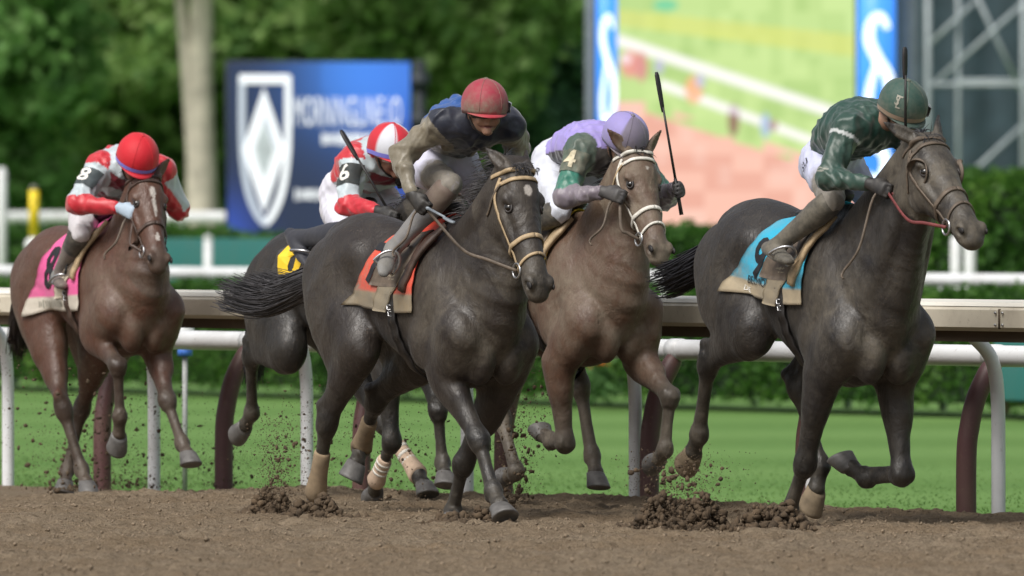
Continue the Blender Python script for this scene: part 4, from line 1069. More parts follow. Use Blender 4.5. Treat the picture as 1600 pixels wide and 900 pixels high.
def sheet(H, fx, n1, n2, push, th, name, mat, parent, col=None, dust=None):
    """fx(u,v) -> (x, phi): a cloth draped over the trunk, with thickness"""
    V = np.zeros((2, n1+1, n2+1, 3)); C = []; Dd = []
    for i in range(n1+1):
        for j in range(n2+1):
            x, ph = fx(i/n1, j/n2)
            p, n = drape(H, x, ph, push); 
            V[0, i, j] = p; V[1, i, j] = p+n*th
    # soften
    for l in (0, 1):
        for _ in range(2):
            W = V[l].copy(); W[1:-1, 1:-1] = (V[l][:-2, 1:-1]+V[l][2:, 1:-1]+V[l][1:-1, :-2]+V[l][1:-1, 2:])/4*.5+V[l][1:-1, 1:-1]*.5; V[l] = W
    idx = lambda l, i, j: (l*(n1+1)+i)*(n2+1)+j
    Fc = []
    for i in range(n1):
        for j in range(n2):
            Fc.append((idx(1, i, j), idx(1, i+1, j), idx(1, i+1, j+1), idx(1, i, j+1)))
            Fc.append((idx(0, i, j), idx(0, i, j+1), idx(0, i+1, j+1), idx(0, i+1, j)))
    for i in range(n1):
        for j in (0, n2): Fc.append((idx(0, i, j), idx(0, i+1, j), idx(1, i+1, j), idx(1, i, j)))
    for j in range(n2):
        for i in (0, n1): Fc.append((idx(0, i, j), idx(1, i, j), idx(1, i, j+1), idx(0, i, j+1)))
    me = pymesh(name, V.reshape(-1, 3), [tuple(q) for q in Fc])
    if col is not None:
        uv = [(i/n1, j/n2) for l in (0, 1) for i in range(n1+1) for j in range(n2+1)]
        colattr(me, 'Col', [col(u, v) for u, v in uv]); colattr(me, 'Dust', [dust(u, v) for u, v in uv])
    return link(name, me, mat, parent)

def glyphs(txt, font=None, bold=0.0, shear=0.0, spacing=1.0, sub=2):
    cu = bpy.data.curves.new('t', 'FONT'); cu.body = txt; cu.align_x = 'CENTER'; cu.align_y = 'CENTER'; cu.size = 1; cu.offset = bold; cu.shear = shear
    cu.space_character = spacing; cu.resolution_u = 3
    ob = bpy.data.objects.new('t', cu); COL.objects.link(ob)
    bpy.context.view_layer.update()
    me = bpy.data.meshes.new_from_object(ob.evaluated_get(bpy.context.evaluated_depsgraph_get()))
    bpy.data.objects.remove(ob); bpy.data.curves.remove(cu)
    bm = bmesh.new(); bm.from_mesh(me); bmesh.ops.triangulate(bm, faces=bm.faces[:])
    if sub:
        for _ in range(sub):
            es = [e for e in bm.edges if e.calc_length() > .14]
            if es: bmesh.ops.subdivide_edges(bm, edges=es, cuts=1); bmesh.ops.triangulate(bm, faces=bm.faces[:])
    bm.verts.index_update()
    V = np.array([v.co[:] for v in bm.verts]); Fc = [tuple(v.index for v in f.verts) for f in bm.faces]
    bm.free(); bpy.data.meshes.remove(me)
    return V, Fc

def lettering(txt, fn, name, mat, parent, **kw):
    """fn(u,v) in glyph units -> 3-D point"""
    V, Fc = glyphs(txt, **kw)
    me = pymesh(name, np.array([fn(p[0], p[1]) for p in V]), Fc)
    return link(name, me, mat, parent, False)

def saddle(H):
    o, S, spec, T = H['o'], H['S'], H['spec'], H['T']; sd = spec['saddle']
    root = empty('racing_saddle', H['base'], -H['th'])
    tag(root, sd['label'], 'saddle', 'racing saddles under the jockeys')
    # saddle cloth
    x0, x1 = sd.get('x', (.22, -.14)); ph = R_(sd.get('phi', 96))
    def fx(u, v):
        q = (v-.5)*2; x = x0+(x1-sd.get('slant', .28)*abs(q)**1.3-x0)*u
        return x, q*ph
    bandv = sd.get('band', .80)
    c_main = sd['cloth']; c_band = sd.get('bandcol', srgb(190, 176, 150))
    def col(u, v):
        q = abs(v-.5)*2
        return c_band if q > bandv else c_main
    def dst(u, v):
        q = abs(v-.5)*2
        return sd.get('dust', .5)*(1.0 if q > bandv else float(sstep(.35, .95, q))*.9+.15+.5*float(sstep(.75, 1, u)))
    cl = sheet(H, fx, 26, 60, .010, .006, 'saddle_cloth', M['cloth'], root, col, dst)
    def onc(x, phi, push=.021):
        p, n = drape(H, x, phi, push); return p
    if sd.get('num'):
        nx, nphi, sz = sd.get('numat', (-.14, 62, .26))
        for sg in (-1, 1):
            lettering(sd['num'], lambda u, v: onc(nx+(u*sz*(-sg)*-1 if False else u*sz*(1 if sg < 0 else -1))*.85, sg*(R_(nphi)-v*sz/.30*1.0)), 'cloth_number', M[sd.get('nummat', 'ink_black')], root, bold=.03, sub=3)
    for txt, x, phi, sz, mt in sd.get('texts', []):
        if txt == '#':      # print too worn to read
            rq = random.Random(4); mq = MB(); u = -2.2
            while u < 2.2:
                wq = rq.uniform(.06, .16); hq = rq.uniform(.25, .42); c4 = [(u, -hq), (u+wq, -hq), (u+wq, hq), (u, hq)]
                mq.add([onc(x+a_*sz, -(R_(phi)-b_*sz/.30)) for a_, b_ in c4], [(0, 1, 2, 3)]); u += wq+rq.uniform(.06, .2)
            mq.build('worn_print', M[mt], root, False); continue
        lettering(txt, lambda u, v: onc(x+u*sz, -(R_(phi)-v*sz/.30)), 'cloth_lettering', M[mt], root, sub=2)
    # seat, pads, flaps
    pr = []
    for t in np.linspace(0, 1, 7):
        x = .20-.42*t
        c = drape(H, x, 0, .02)[0]
    st = [list(drape(H, x, 0, pz)[0])+[w, h] for x, pz, w, h in ((.22, .045, .05, .03), (.12, .035, .09, .028), (-.02, .025, .10, .022), (-.10, .025, .10, .020), (-.15, .03, .07, .016))]
    pr.append(Loft(np.array(st), k=.02, dens=2))
    V, Q = solid(pr, .010)
    me = pymesh('saddle_seat', V, Q); link('saddle_seat', me, M['leather_black'], root)
    for sg in (-1, 1):
        sheet(H, lambda u, v: (.20-.26*u-.10*v, sg*(R_(14)+R_(56)*v)), 8, 12, .019, .008, 'saddle_flap', M['leather_dusty'], root)
        # front pad edge
        pts, ns = [], []
        for k in range(16):
            t = k/15; p, n = drape(H, .30-.15*t-.02*math.sin(t*3.1), sg*(R_(12)+R_(62)*t), .018); pts.append(p); ns.append(n)
        q = MB(); ribbon(q, pts, ns, [.055*S*(1-.3*abs(k/15-.4)) for k in range(16)], .020); q.build('pad_edge', M[sd.get('pad', 'leather_tan')], root)
    # side skirt of the under-cloth hanging ahead of the number cloth
    for sg in (-1, 1):
        sheet(H, lambda u, v: (.16-.20*u-.16*v+.06*u*v, sg*(R_(52)+R_(sd.get('skirt', 46))*v)), 8, 14, .020, .006, 'under_cloth_skirt', M['cloth'], root, lambda u, v: sd.get('skirtcol', srgb(150, 136, 112)), lambda u, v: sd.get('dust', .5))
    pts, ns = [], []
    for k in range(70):
        t = k/69; p, n = drape(H, .06-.02*math.cos(t*2*math.pi), R_(75)+R_(210)*t, .012); pts.append(p); ns.append(n)
    q = MB(); ribbon(q, pts, ns, .075*S, .010); gi = q.build('girth', M[sd.get('girth', 'leather_black')], root)
    for k in range(2):
        p, n = drape(H, .045, -R_(92+k*7), .024); q = MB()
        t = nrm(np.cross(n, [1, 0, 0]))
        q.tube([p-np.array([.018, 0, 0])+t*.012, p+np.array([.018, 0, 0])+t*.012, p+np.array([.018, 0, 0])-t*.012, p-np.array([.018, 0, 0])-t*.012, p-np.array([.018, 0, 0])+t*.012], .0035, 6)
        q.build('buckle', M['steel'], gi)
    H['saddle'] = root
# ------------------------------------------------------------------ jockeys
def fist(w, fwd, pal, sg):
    """a closed hand at wrist w: palm, four curled fingers and a thumb; fwd = knuckle direction, pal = palm side"""
    fwd = nrm(fwd); pal = nrm(pal-fwd*np.dot(pal, fwd)); sd = np.cross(fwd, pal)
    c = w+fwd*.055; pr = [Loft([list(w-fwd*.02)+[.030, .022], list(w+fwd*.02)+[.034, .020], list(w+fwd*.085)+[.042, .018]], lat=sd, k=.012)]
    for i, L in enumerate((.92, 1.0, .95, .78)):
        b = w+fwd*.088+sd*(.030-.020*i)
        p1 = b+(fwd*.030+pal*.014)*L; p2 = p1+(pal*.028-fwd*.006)*L; p3 = p2+(-fwd*.026+pal*.002)*L
        pr.append(Loft([list(b)+[.0105, .0105], list(p1)+[.0100, .0100], list(p2)+[.0092, .0092], list(p3)+[.0078, .0078]], lat=sd, k=.003))
    b = w+fwd*.028+sd*.030
    pr.append(Loft([list(b)+[.014, .014], list(b+fwd*.030+sd*.014+pal*.016)+[.0115, .0115], list(b+fwd*.056+pal*.034-sd*.002)+[.0095, .0095]], lat=sd, k=.008))
    return pr, w+fwd*.085+pal*.024

def meshpart(name, prims, dx, mat, parent, org, colf, dust, fold=0.0, seed=0, it=1):
    V, Q = solid(prims, dx); V = relax(V, Q, it, .45)
    if fold:
        # cloth folds: displace along normals with warped waves
        n = np.zeros_like(V); fn = np.cross(V[Q[:, 2]]-V[Q[:, 0]], V[Q[:, 3]]-V[Q[:, 1]])
        for k in range(4): np.add.at(n, Q[:, k], fn)
        n /= (np.linalg.norm(n, axis=1)[:, None]+1e-9)
        r = np.random.RandomState(seed); d = np.zeros(len(V))
        for k in range(9):
            w = r.randn(3); w = w/np.linalg.norm(w)*r.uniform(45, 150); w2 = r.randn(3)*13
            ph = V@w+2.6*np.sin(V@w2+r.rand()*6); d += (1-2*np.abs(np.sin(ph*.5)))*r.uniform(.5, 1)*(70/np.linalg.norm(w))*(.5+.5*np.sin(V@(r.randn(3)*11)))
        V = V+n*(np.clip(d, -2.2, 2.2)*fold*.45)[:, None]
    me = pymesh(name, V-org, Q)
    colattr(me, 'Col', colf(V)); dd = dust(V) if callable(dust) else np.full(len(V), dust); colattr(me, 'Dust', dd)
    ob = link(name, me, mat, parent)
    return ob, V, Q

def jockey(key, H, js):
    P = {k: np.array(v) for k, v in H['P']['jk'].items()}
    P.update({k: np.array(v) for k, v in js.get('fix', {}).items()})
    hip = (P['hipR']+P['hipL'])/2; sh = (P['shR']+P['shL'])/2; hd = P['head']
    org = hip.copy()
    sp = nrm(sh-hip); lt = nrm(P['shL']-P['shR']); bk = nrm(np.cross(lt, sp)*-1)
    if bk[2] < 0: bk = -bk
    mid = lerp(hip, sh, .5)+bk*.045; chest = lerp(hip, sh, .78)+bk*.03
    g = nrm(js.get('look', (.92, 0, -.4))); ly = nrm(np.array(js.get('ly', (0, 1., 0)))-g*np.dot(js.get('ly', (0, 1., 0)), g)); up = np.cross(g, ly)
    neck0 = sh+bk*.005+sp*.02; hb = hd-up*.05-g*.02
    fists = []; grips = {}
    for s, sg in (('R', -1), ('L', 1)):
        w = P['wr'+s]; fo = nrm(w-P['el'+s]); kn = js.get('fist'+s, (.75, -sg*.25, -.35))
        fd = nrm(fo*.45+nrm(kn)*.6)
        pl = np.array(js.get('palm'+s, (0, -sg*.9, -.35)))
        q, gp = fist(w+fo*.01, fd, pl, sg); fists += q; grips[s] = gp
    # body (skin): one continuous figure
    body = [Loft([list(hip)+[.13, .10], list(mid)+[.115, .085], list(chest)+[.13, .095], list(sh)+[.135, .075]], lat=lt, k=.03, dens=3),
            Loft([list(neck0)+[.058, .058], list(hb)+[.052, .054]], lat=ly, k=.03)]
    hA = [g, ly, up]
    body += [Ell(hd+up*.01, (.098, .076, .112), hA, k=.02), Ell(hd-up*.062+g*.030, (.062, .054, .052), hA, k=.03),
             Ell(hd+g*.094-up*.030, (.020, .015, .028), hA, k=.014), Ell(hd+g*.088-up*.068, (.018, .026, .010), hA, k=.010), Ell(hd+g*.086-up*.082, (.016, .023, .009), hA, k=.008),
             Ell(hd+g*.096-up*.075, (.012, .024, .0035), hA, k=.004, op=-1), Ell(hd+g*.080-up*.104, (.024, .026, .018), hA, k=.016)]
    for sg in (-1, 1):
        body += [Ell(hd+ly*sg*.076-up*.02-g*.005, (.024, .010, .034), hA, k=.008), Ell(hd+g*.072+ly*sg*.040-up*.045, (.024, .022, .022), hA, k=.02),
                 Ell(hd+g*.095+ly*sg*.032-up*.008, (.012, .017, .011), hA, k=.012, op=-1), Ell(hd+g*.084+ly*sg*.032-up*.008, (.012, .012, .010), hA, k=.004)]
    for s in 'RL':
        body.append(Loft([list(P['sh'+s])+[.046, .046], list(P['el'+s])+[.034, .034], list(P['wr'+s])+[.024, .027]], k=.03))
        body.append(Loft([list(P['hip'+s])+[.075, .085], list(P['knee'+s])+[.05, .05], list(lerp(P['knee'+s], P['ank'+s], .95))+[.028, .028]], k=.04))
    body += fists
    skin = np.array(js.get('skin', srgb(150, 112, 92))); glove = np.array(js['glove'])
    wr = [P['wrR'], P['wrL']]; el = [P['elR'], P['elL']]
    def cf(V):
        C = np.repeat(skin[None, :], len(V), 0)
        for w, e in zip(wr, el):
            m = ((V-w)@nrm(w-e) > -.03) & (np.linalg.norm(V-w, axis=1) < .17); C[m] = glove
        m = (((V-hd)@up) < -.070) & (((V-hd)@up) > -.081) & ((V-hd)@g > .07) & (np.linalg.norm(V-hd, axis=1) < .16); C[m] = np.array(srgb(110, 58, 54))
        return C
    bo, _, _ = meshpart('person', body, .0075, M['skin'], None, org, cf, lambda V: np.where(np.minimum(np.linalg.norm(V-P['wrR'], axis=1), np.linalg.norm(V-P['wrL'], axis=1)) < .18, .12, js.get('facedust', .35)))
    bo.location = Vector(H['base'])+Matrix.Rotation(-H['th'], 3, 'Z') @ Vector(org)
    bo.rotation_euler = (0, 0, -H['th'])
    tag(bo, js['label'], 'person', 'jockeys riding in the race')
    # jacket
    jk = [Loft([list(hip+sp*.04)+[.135, .10], list(lerp(hip, mid, .6)+bk*.01)+[.150, .115], list(mid)+[.172, .138], list(chest)+[.194, .150], list(sh-sp*.01)+[.186, .116], list(sh+sp*.045)+[.07, .068]], lat=lt, k=.03, dens=3)]
    jk.append(Loft([list(P['shR'])+[.084, .084], list(P['shL'])+[.084, .084]], k=.05))
    arms = {}
    for s in 'RL':
        e_ = P['el'+s]; w_ = P['wr'+s]; s_ = P['sh'+s]
        wl = lerp(e_, w_, .92)
        up_ = Loft([list(s_)+[.076, .080], list(lerp(s_, e_, .5))+[.070, .072], list(e_)+[.060, .062]], k=.035); lo_ = Loft([list(e_)+[.059, .061], list(lerp(e_, w_, .45))+[.052, .053], list(wl)+[.036, .038]], k=.03)
        jk += [up_, lo_]; arms[s] = (up_, lo_)
    def jc(V):
        ctx = dict(V=V, arm={}, sp=(V-hip)@sp, lt=(V-hip)@lt, bk=(V-hip)@bk, hip=hip)
        for s in 'RL':
            d1, p1 = arms[s][0].at(V); d2, p2 = arms[s][1].at(V)
            isarm = np.minimum(d1, d2) < .022
            ctx['arm'][s] = (isarm, np.where(d1 < d2, p1/2, 1+p2/2))
        return js['jacket'](ctx)
    jo, JV, JQ = meshpart('silks_jacket', jk, .008, M['satin'], bo, org, jc, (lambda V: js['jdust'](V, hip, P)) if callable(js.get('jdust')) else js.get('jdust', .3), .011, seed=len(js['label']), it=1)
    jb = BVHTree.FromPolygons([tuple(v) for v in (JV-org)], [tuple(q) for q in JQ.tolist()])
    # safety vest edge under the chin / strap work
    # breeches
    br = [Loft([list(hip-sp*.07+bk*-.01)+[.125, .11], list(hip)+[.148, .118], list(hip+sp*.09)+[.138, .106]], lat=lt, k=.05, dens=2)]
    for s in 'RL':
        h_, k_, a_ = P['hip'+s], P['knee'+s], P['ank'+s]
        br.append(Loft([list(lerp(h_, k_, .02))+[.100, .108], list(lerp(h_, k_, .45))+[.084, .092], list(lerp(h_, k_, .85))+[.065, .070], list(k_)+[.060, .062], list(lerp(k_, a_, .22))+[.054, .056]], k=.05))
    bc = np.array(js['breeches'])
    bro, BV, BQ = meshpart('breeches', br, .0085, M['cloth'], bo, org, lambda V: js['breechf'](V, P) if 'breechf' in js else np.repeat(bc[None, :], len(V), 0), (lambda V: js['bdust'](V, P)) if callable(js.get('bdust')) else js.get('bdust', .3), .008, seed=3)
    bb = BVHTree.FromPolygons([tuple(v) for v in (BV-org)], [tuple(q) for q in BQ.tolist()])
    # boots
    for s in 'RL':
        k_, a_, t_ = P['knee'+s], P['ank'+s], P['toe'+s]
        sh_ = nrm(a_-k_); ft = nrm(t_-a_)
        heel = a_+sh_*.055-ft*.045; toe = t_+ft*.05+sh_*.02
        bt = [Loft([list(lerp(k_, a_, .10))+[.066, .070], list(lerp(k_, a_, .3))+[.062, .068], list(lerp(k_, a_, .6))+[.050, .055], list(lerp(k_, a_, .9))+[.041, .046], list(a_+sh_*.02)+[.040, .048]], k=.02),
              Loft([list(heel)+[.034, .034], list(lerp(heel, toe, .45))+[.042, .036], list(lerp(heel, toe, .8))+[.043, .030], list(toe)+[.028, .018]], k=.03)]
        bcol = np.array(js['boot']); tc = js.get('boottop')
        def bf(V):
            C = np.repeat(bcol[None, :], len(V), 0)
            if tc is not None:
                m = ((V-k_)@sh_) < .14; C[m] = np.array(tc)
            if js.get('boottoe') is not None:
                m = ((V-a_)@sh_) > -.02; C[m] = np.array(js['boottoe'])
            return C
        b2, _, _ = meshpart('riding_boot', bt, .0075, M['cloth'], bo, org, bf, js.get('bootdust', .5), .002, seed=5)
        # stirrup iron belongs to the saddle
        c = lerp(a_, t_, .75)+sh_*.035; q = MB(); y_ = nrm(np.cross(ft, sh_)); pts = []
        for kk in range(17):
            t = math.pi*kk/16; pts.append(c+(-y_*math.cos(t)*.062-sh_*math.sin(t)*.105)-sh_*-.02)
        pts.append(pts[0]); q.tube(pts, .007, 8, caps=False); stp = q.build('stirrup', M['steel'], H['saddle'])
        q = MB(); top = pts[8]; hang = drape(H, .08, (-1 if s == 'R' else 1)*R_(28), .03)[0]
        ptsl = [lerp(hang, top, t)+np.array([0, (-1 if s == 'R' else 1)*.02*math.sin(t*math.pi), 0]) for t in np.linspace(0, 1, 8)]
        ribbon(q, ptsl, [np.array([0, -1. if s == 'R' else 1., .2])]*8, .02, .004); q.build('stirrup_leather', M['leather_black'], stp)
    # helmet: dome, peak, band, goggles
    N = 40; K = 14; V = []; Fc = []
    ra, rl, ru = .138, .118, .128
    hc = hd+up*.030-g*.008
    lowz = -.36
    zs = [math.sin(t) for t in np.linspace(math.asin(lowz), math.pi/2-.02, K)]
    for z in zs:
        r = math.sqrt(max(0, 1-z*z))
        for k in range(N):
            t = 2*math.pi*k/N; V.append(hc+g*ra*r*math.cos(t)+ly*rl*r*math.sin(t)+up*ru*z - (up*.018*max(0, -math.cos(t)) if z < 0 else 0))
    top = len(V); V.append(hc+up*ru)
    for j in range(K-1):
        for k in range(N): Fc.append((j*N+k, j*N+(k+1) % N, (j+1)*N+(k+1) % N, (j+1)*N+k))
    for k in range(N): Fc.append(((K-1)*N+k, (K-1)*N+(k+1) % N, top))
    b0 = len(V)
    for k in range(N): V.append(hc+(np.array(V[k])-hc)*.90)
    for k in range(N): Fc.append((k, b0+k, b0+(k+1) % N, (k+1) % N))
    Fc.append(tuple(b0+k for k in range(N)))
    me = pymesh('helmet', np.array(V)-org, Fc)
    V = np.array(V); r_ = V-hc
    az = np.arctan2(r_@ly/rl, r_@g/ra); zz = (r_@up)/ru
    C = js['helmet'](az, zz)
    colattr(me, 'Col', C); colattr(me, 'Dust', np.clip(js.get('helmdust', .3)*(.4+.8*sstep(.6, -.3, zz)*np.cos(az/2)), 0, 1))
    he = link('helmet', me, M['cloth'], bo)
    q = MB()
    for az_ in (.5, -.5, math.pi-.5, .5-math.pi):
        q.tube([hc+(g*ra*math.cos(t_)*math.cos(az_)+ly*rl*math.cos(t_)*math.sin(az_)+up*ru*math.sin(t_))*1.004-org for t_ in np.linspace(-.2, 1.55, 16)], .0018, 5)
    q.tube([hc+up*ru*.99-org, hc+up*(ru*1.03)-org], [.014, .009], 10)
    sm = pymesh('cover_seam', q.v, q.f); colattr(sm, 'Col', js['helmet'](np.zeros(len(q.v)), np.zeros(len(q.v)))); colattr(sm, 'Dust', np.full(len(q.v), js.get('helmdust', .3)))
    link('cover_seam', sm, M['cloth'], he)
    mb = MB(); rows = []
    for j, (e, dz_) in enumerate(((0.0, .0), (.018, -.004), (.036, -.011), (.034, -.016), (.0, -.008))):
        for k in range(17):
            t = -1.15+2.3*k/16; w = math.cos(t*1.25)
            w = max(0, w)
            rr_ = math.sqrt(1-.33**2)
            rows.append(hc+g*(ra*rr_*math.cos(t)+e*w)+ly*(rl*rr_*math.sin(t))+up*(-ru*.33+dz_*w)-org)
    F2 = [(j*17+k, j*17+k+1, (j+1)*17+k+1, (j+1)*17+k) for j in range(4) for k in range(16)]
    mb.add(rows, F2); pk = pymesh('helmet_peak', mb.v, mb.f)
    colattr(pk, 'Col', np.repeat(np.array(js['peak'])[None, :], len(mb.v), 0)); colattr(pk, 'Dust', np.full(len(mb.v), js.get('helmdust', .3)*.5))
    link('helmet_peak', pk, M['cloth'], he)
    def band(z0, z1, out, name, mat, colr=None, a0=-math.pi, a1=math.pi):
        q = MB(); n = 48; Vv = []
        for k in range(n+1):
            t = a0+(a1-a0)*k/n
            for z in (z0, z1):
                r = math.sqrt(1-min(.95, abs(z))**2)*1.0
                Vv.append(hc+(g*ra*r*math.cos(t)+ly*rl*r*math.sin(t))*(1+out)+up*ru*z-org-up*.018*max(0, -math.cos(t))*(z < 0))
        q.add(Vv, [(2*k, 2*k+2, 2*k+3, 2*k+1) for k in range(n)])
        m_ = pymesh(name, q.v, q.f)
        if colr is not None:
            colattr(m_, 'Col', np.repeat(np.array(colr)[None, :], len(q.v), 0)); colattr(m_, 'Dust', np.full(len(q.v), .15))
        return link(name, m_, mat, he)
    if js.get('band') is not None: band(-.30, -.12, .018, 'helmet_band', M['cloth'], js['band'])
    # goggles on the face
    q = MB(); n = 20; Vv = []
    for k in range(n+1):
        t = -1.1+2.2*k/n
        for z, rr_ in ((.028, 1.0), (.024, 1.13), (-.024, 1.13), (-.030, 1.0)):
            Vv.append(hd+(g*.098*math.cos(t)+ly*.082*math.sin(t))*rr_+up*(z-.008)-org)
    q.add(Vv, [(4*k+i, 4*k+4+i, 4*k+5+i, 4*k+1+i) for k in range(n) for i in range(3)])
    q.build('goggles', M[js.get('goggle', 'plastic')], bo)
    if js.get('upgog'):   # spare goggles pushed onto the back of the helmet
        q = MB(); Vv = []
        for k in range(n+1):
            t = math.pi-.5+1.7*k/n*-1+.1
            for z, o_ in ((-.30, .01), (-.26, .14), (.10, .14), (.16, .01)):
                r = math.sqrt(1-z*z); Vv.append(hc+(g*ra*math.cos(t)+ly*rl*math.sin(t))*r*(1+o_)+up*ru*z-org)
        q.add(Vv, [(4*k+i, 4*k+4+i, 4*k+5+i, 4*k+1+i) for k in range(n) for i in range(3)])
        q.build('spare_goggles', M['clear'], he)
    # chin strap
    q = MB(); pts = [hd+ly*.080+up*.0, hd+ly*.068-up*.07+g*.02, hd-up*.122+g*.045, hd-ly*.068-up*.07+g*.02, hd-ly*.080]
    q.tube([p-org for p in catmull(pts, 4)], .006, 6); q.build('chin_strap', M['leather_black'], he)
    # arm number patch
    if js.get('armnum'):
        s_, e_ = P['shR'], P['elR']; ax = nrm(s_-e_); c = lerp(s_, e_, js.get('armt', .45))-org
        out = nrm(np.array(js.get('armout', (.5, -1, .1)))-ax*np.dot(js.get('armout', (.5, -1, .1)), ax)); tv = np.cross(ax, out)
        if js.get('armcol') is not None:
            q = MB(); Vv = []; n1, n2 = 12, 22
            for i in range(n1+1):
                for j in range(n2+1):
                    an = -1.35+2.7*j/n2; d = out*math.cos(an)+tv*math.sin(an); p = c+ax*(.058-.116*i/n1)
                    h, nn, _, _ = jb.ray_cast(Vector(p+d*.2), Vector(-d)); h = np.array(h) if h is not None else p+d*.06
                    Vv.append(h+d*.004)
            q.add(Vv, [(i*(n2+1)+j, (i+1)*(n2+1)+j, (i+1)*(n2+1)+j+1, i*(n2+1)+j+1) for i in range(n1) for j in range(n2)])
            ab = pymesh('number_armband', q.v, q.f); colattr(ab, 'Col', np.repeat(np.array(js['armcol'])[None, :], len(q.v), 0)); colattr(ab, 'Dust', np.full(len(q.v), js.get('armdust', .25)))
            abo = link('number_armband', ab, M['cloth'], bo)
        else: abo = jo
        sz = .13
        def fn(u, v):
            an = u*sz/.066; d = out*math.cos(an)+tv*math.sin(an); p = c+ax*v*sz
            h, nn, _, _ = jb.ray_cast(Vector(p+d*.2), Vector(-d)); h = np.array(h) if h is not None else p+d*.06
            return h+d*.0075
        lettering(js['armnum'], fn, 'arm_number', M[js.get('armink', 'ink_white')], abo, bold=.02, sub=2)
    for txt, t, sz, outv, mt, rot in js.get('legtext', []):
        h_, k_ = P['hipR'], P['kneeR']; ax = nrm(k_-h_); c = lerp(h_, k_, t)-org
        out = nrm(np.array(outv)-ax*np.dot(outv, ax)); tv = np.cross(out, ax)
        cr, sr = math.cos(rot), math.sin(rot)
        def fn2(u, v):
            u, v = u*cr-v*sr, u*sr+v*cr
            p = c+ax*u*sz+tv*v*sz
            h, nn, _, _ = bb.ray_cast(Vector(p+out*.3), Vector(-out)); h = np.array(h) if h is not None else p+out*.09
            return h+out*.006
        lettering(txt, fn2, 'breeches_lettering', M[mt], bro, sub=2)
    if js.get('helmtext'):
        txt, az0, z0, sz, mt = js['helmtext']
        def fn3(u, v):
            z = z0+v*sz/ru; r = math.sqrt(max(.05, 1-z*z)); t = az0+u*sz/(ra*r)
            return hc+(g*ra*r*math.cos(t)+ly*rl*r*math.sin(t)+up*ru*z)*1.02-org
        for tx, du, dv in txt:
            lettering(tx, lambda u, v: fn3(u+du, v+dv), 'helmet_lettering', M[mt], he, bold=.01)
    # reins, from each bit ring to the hands (parts of the bridle's horse)
    for s, sg in (('R', -1), ('L', 1)):
        b = H['bit%d' % sg]; gp = grips[js.get('reinhand', 'RL')[0 if sg < 0 else 1]]
        m_ = lerp(b, gp, .5)+np.array([0, sg*.05, -.05])
        q = MB(); pts = catmull([b, lerp(b, gp, .25)+np.array([0, sg*.035, -.025]), m_, gp, gp+np.array([-.04, 0, -.02])], 6)
        q.tube(pts, .0085, 8, flat=.5); q.build('rein', M[js.get('rein', 'leather_brown')], H['o'])
    q = MB(); c = (grips['R']+grips['L'])/2 if js.get('reinhand', 'RL') == 'RL' else grips[js['reinhand'][0]]
    lo = js.get('loop', (.02, -.16, -.22))
    g0 = grips[js.get('reinhand', 'RL')[0]]
    pts = catmull([g0, g0+np.array([-.02, lo[1]*.3, -.04]), g0+np.array(lo)*.7, g0+np.array(lo)+np.array([-.05, 0, 0]), g0+np.array(lo)+np.array([-.01, -.02, -.03])], 6)
    q.tube(pts, .0065, 8, flat=.6); q.build('rein_end', M['leather_dusty'], H['o'])
    if js.get('whip'):
        w = js['whip']; gp = grips[w['hand']]; d = nrm(w['dir']); L = w.get('L', .62)
        wo = empty('riding_whip', Vector(H['base'])+Matrix.Rotation(-H['th'], 3, 'Z') @ Vector(gp), -H['th'])
        tag(wo, w['label'], 'whip', 'riding whips held by jockeys')
        q = MB(); q.tube([-d*.13, -d*.05, d*.06], [.011, .010, .009], 10); q.build('whip_handle', M[w.get('hmat', 'whip')], wo)
        q = MB(); q.tube([d*.06, d*L*.5, d*L*.70], [.0075, .0065, .0058], 10); q.build('whip_shaft', M[w.get('smat', 'whip')], wo)
        q = MB(); s_ = nrm(np.cross(d, w.get('flat', (1, .3, 0)))); ribbon(q, [d*L*t for t in (.66, .72, .8, .9, .97, 1.0)], [np.cross(d, s_)]*6, [.014, .024, .028, .030, .026, .012], .010); q.build('whip_flap', M[w.get('fmat', 'whip')], wo)
    return bo
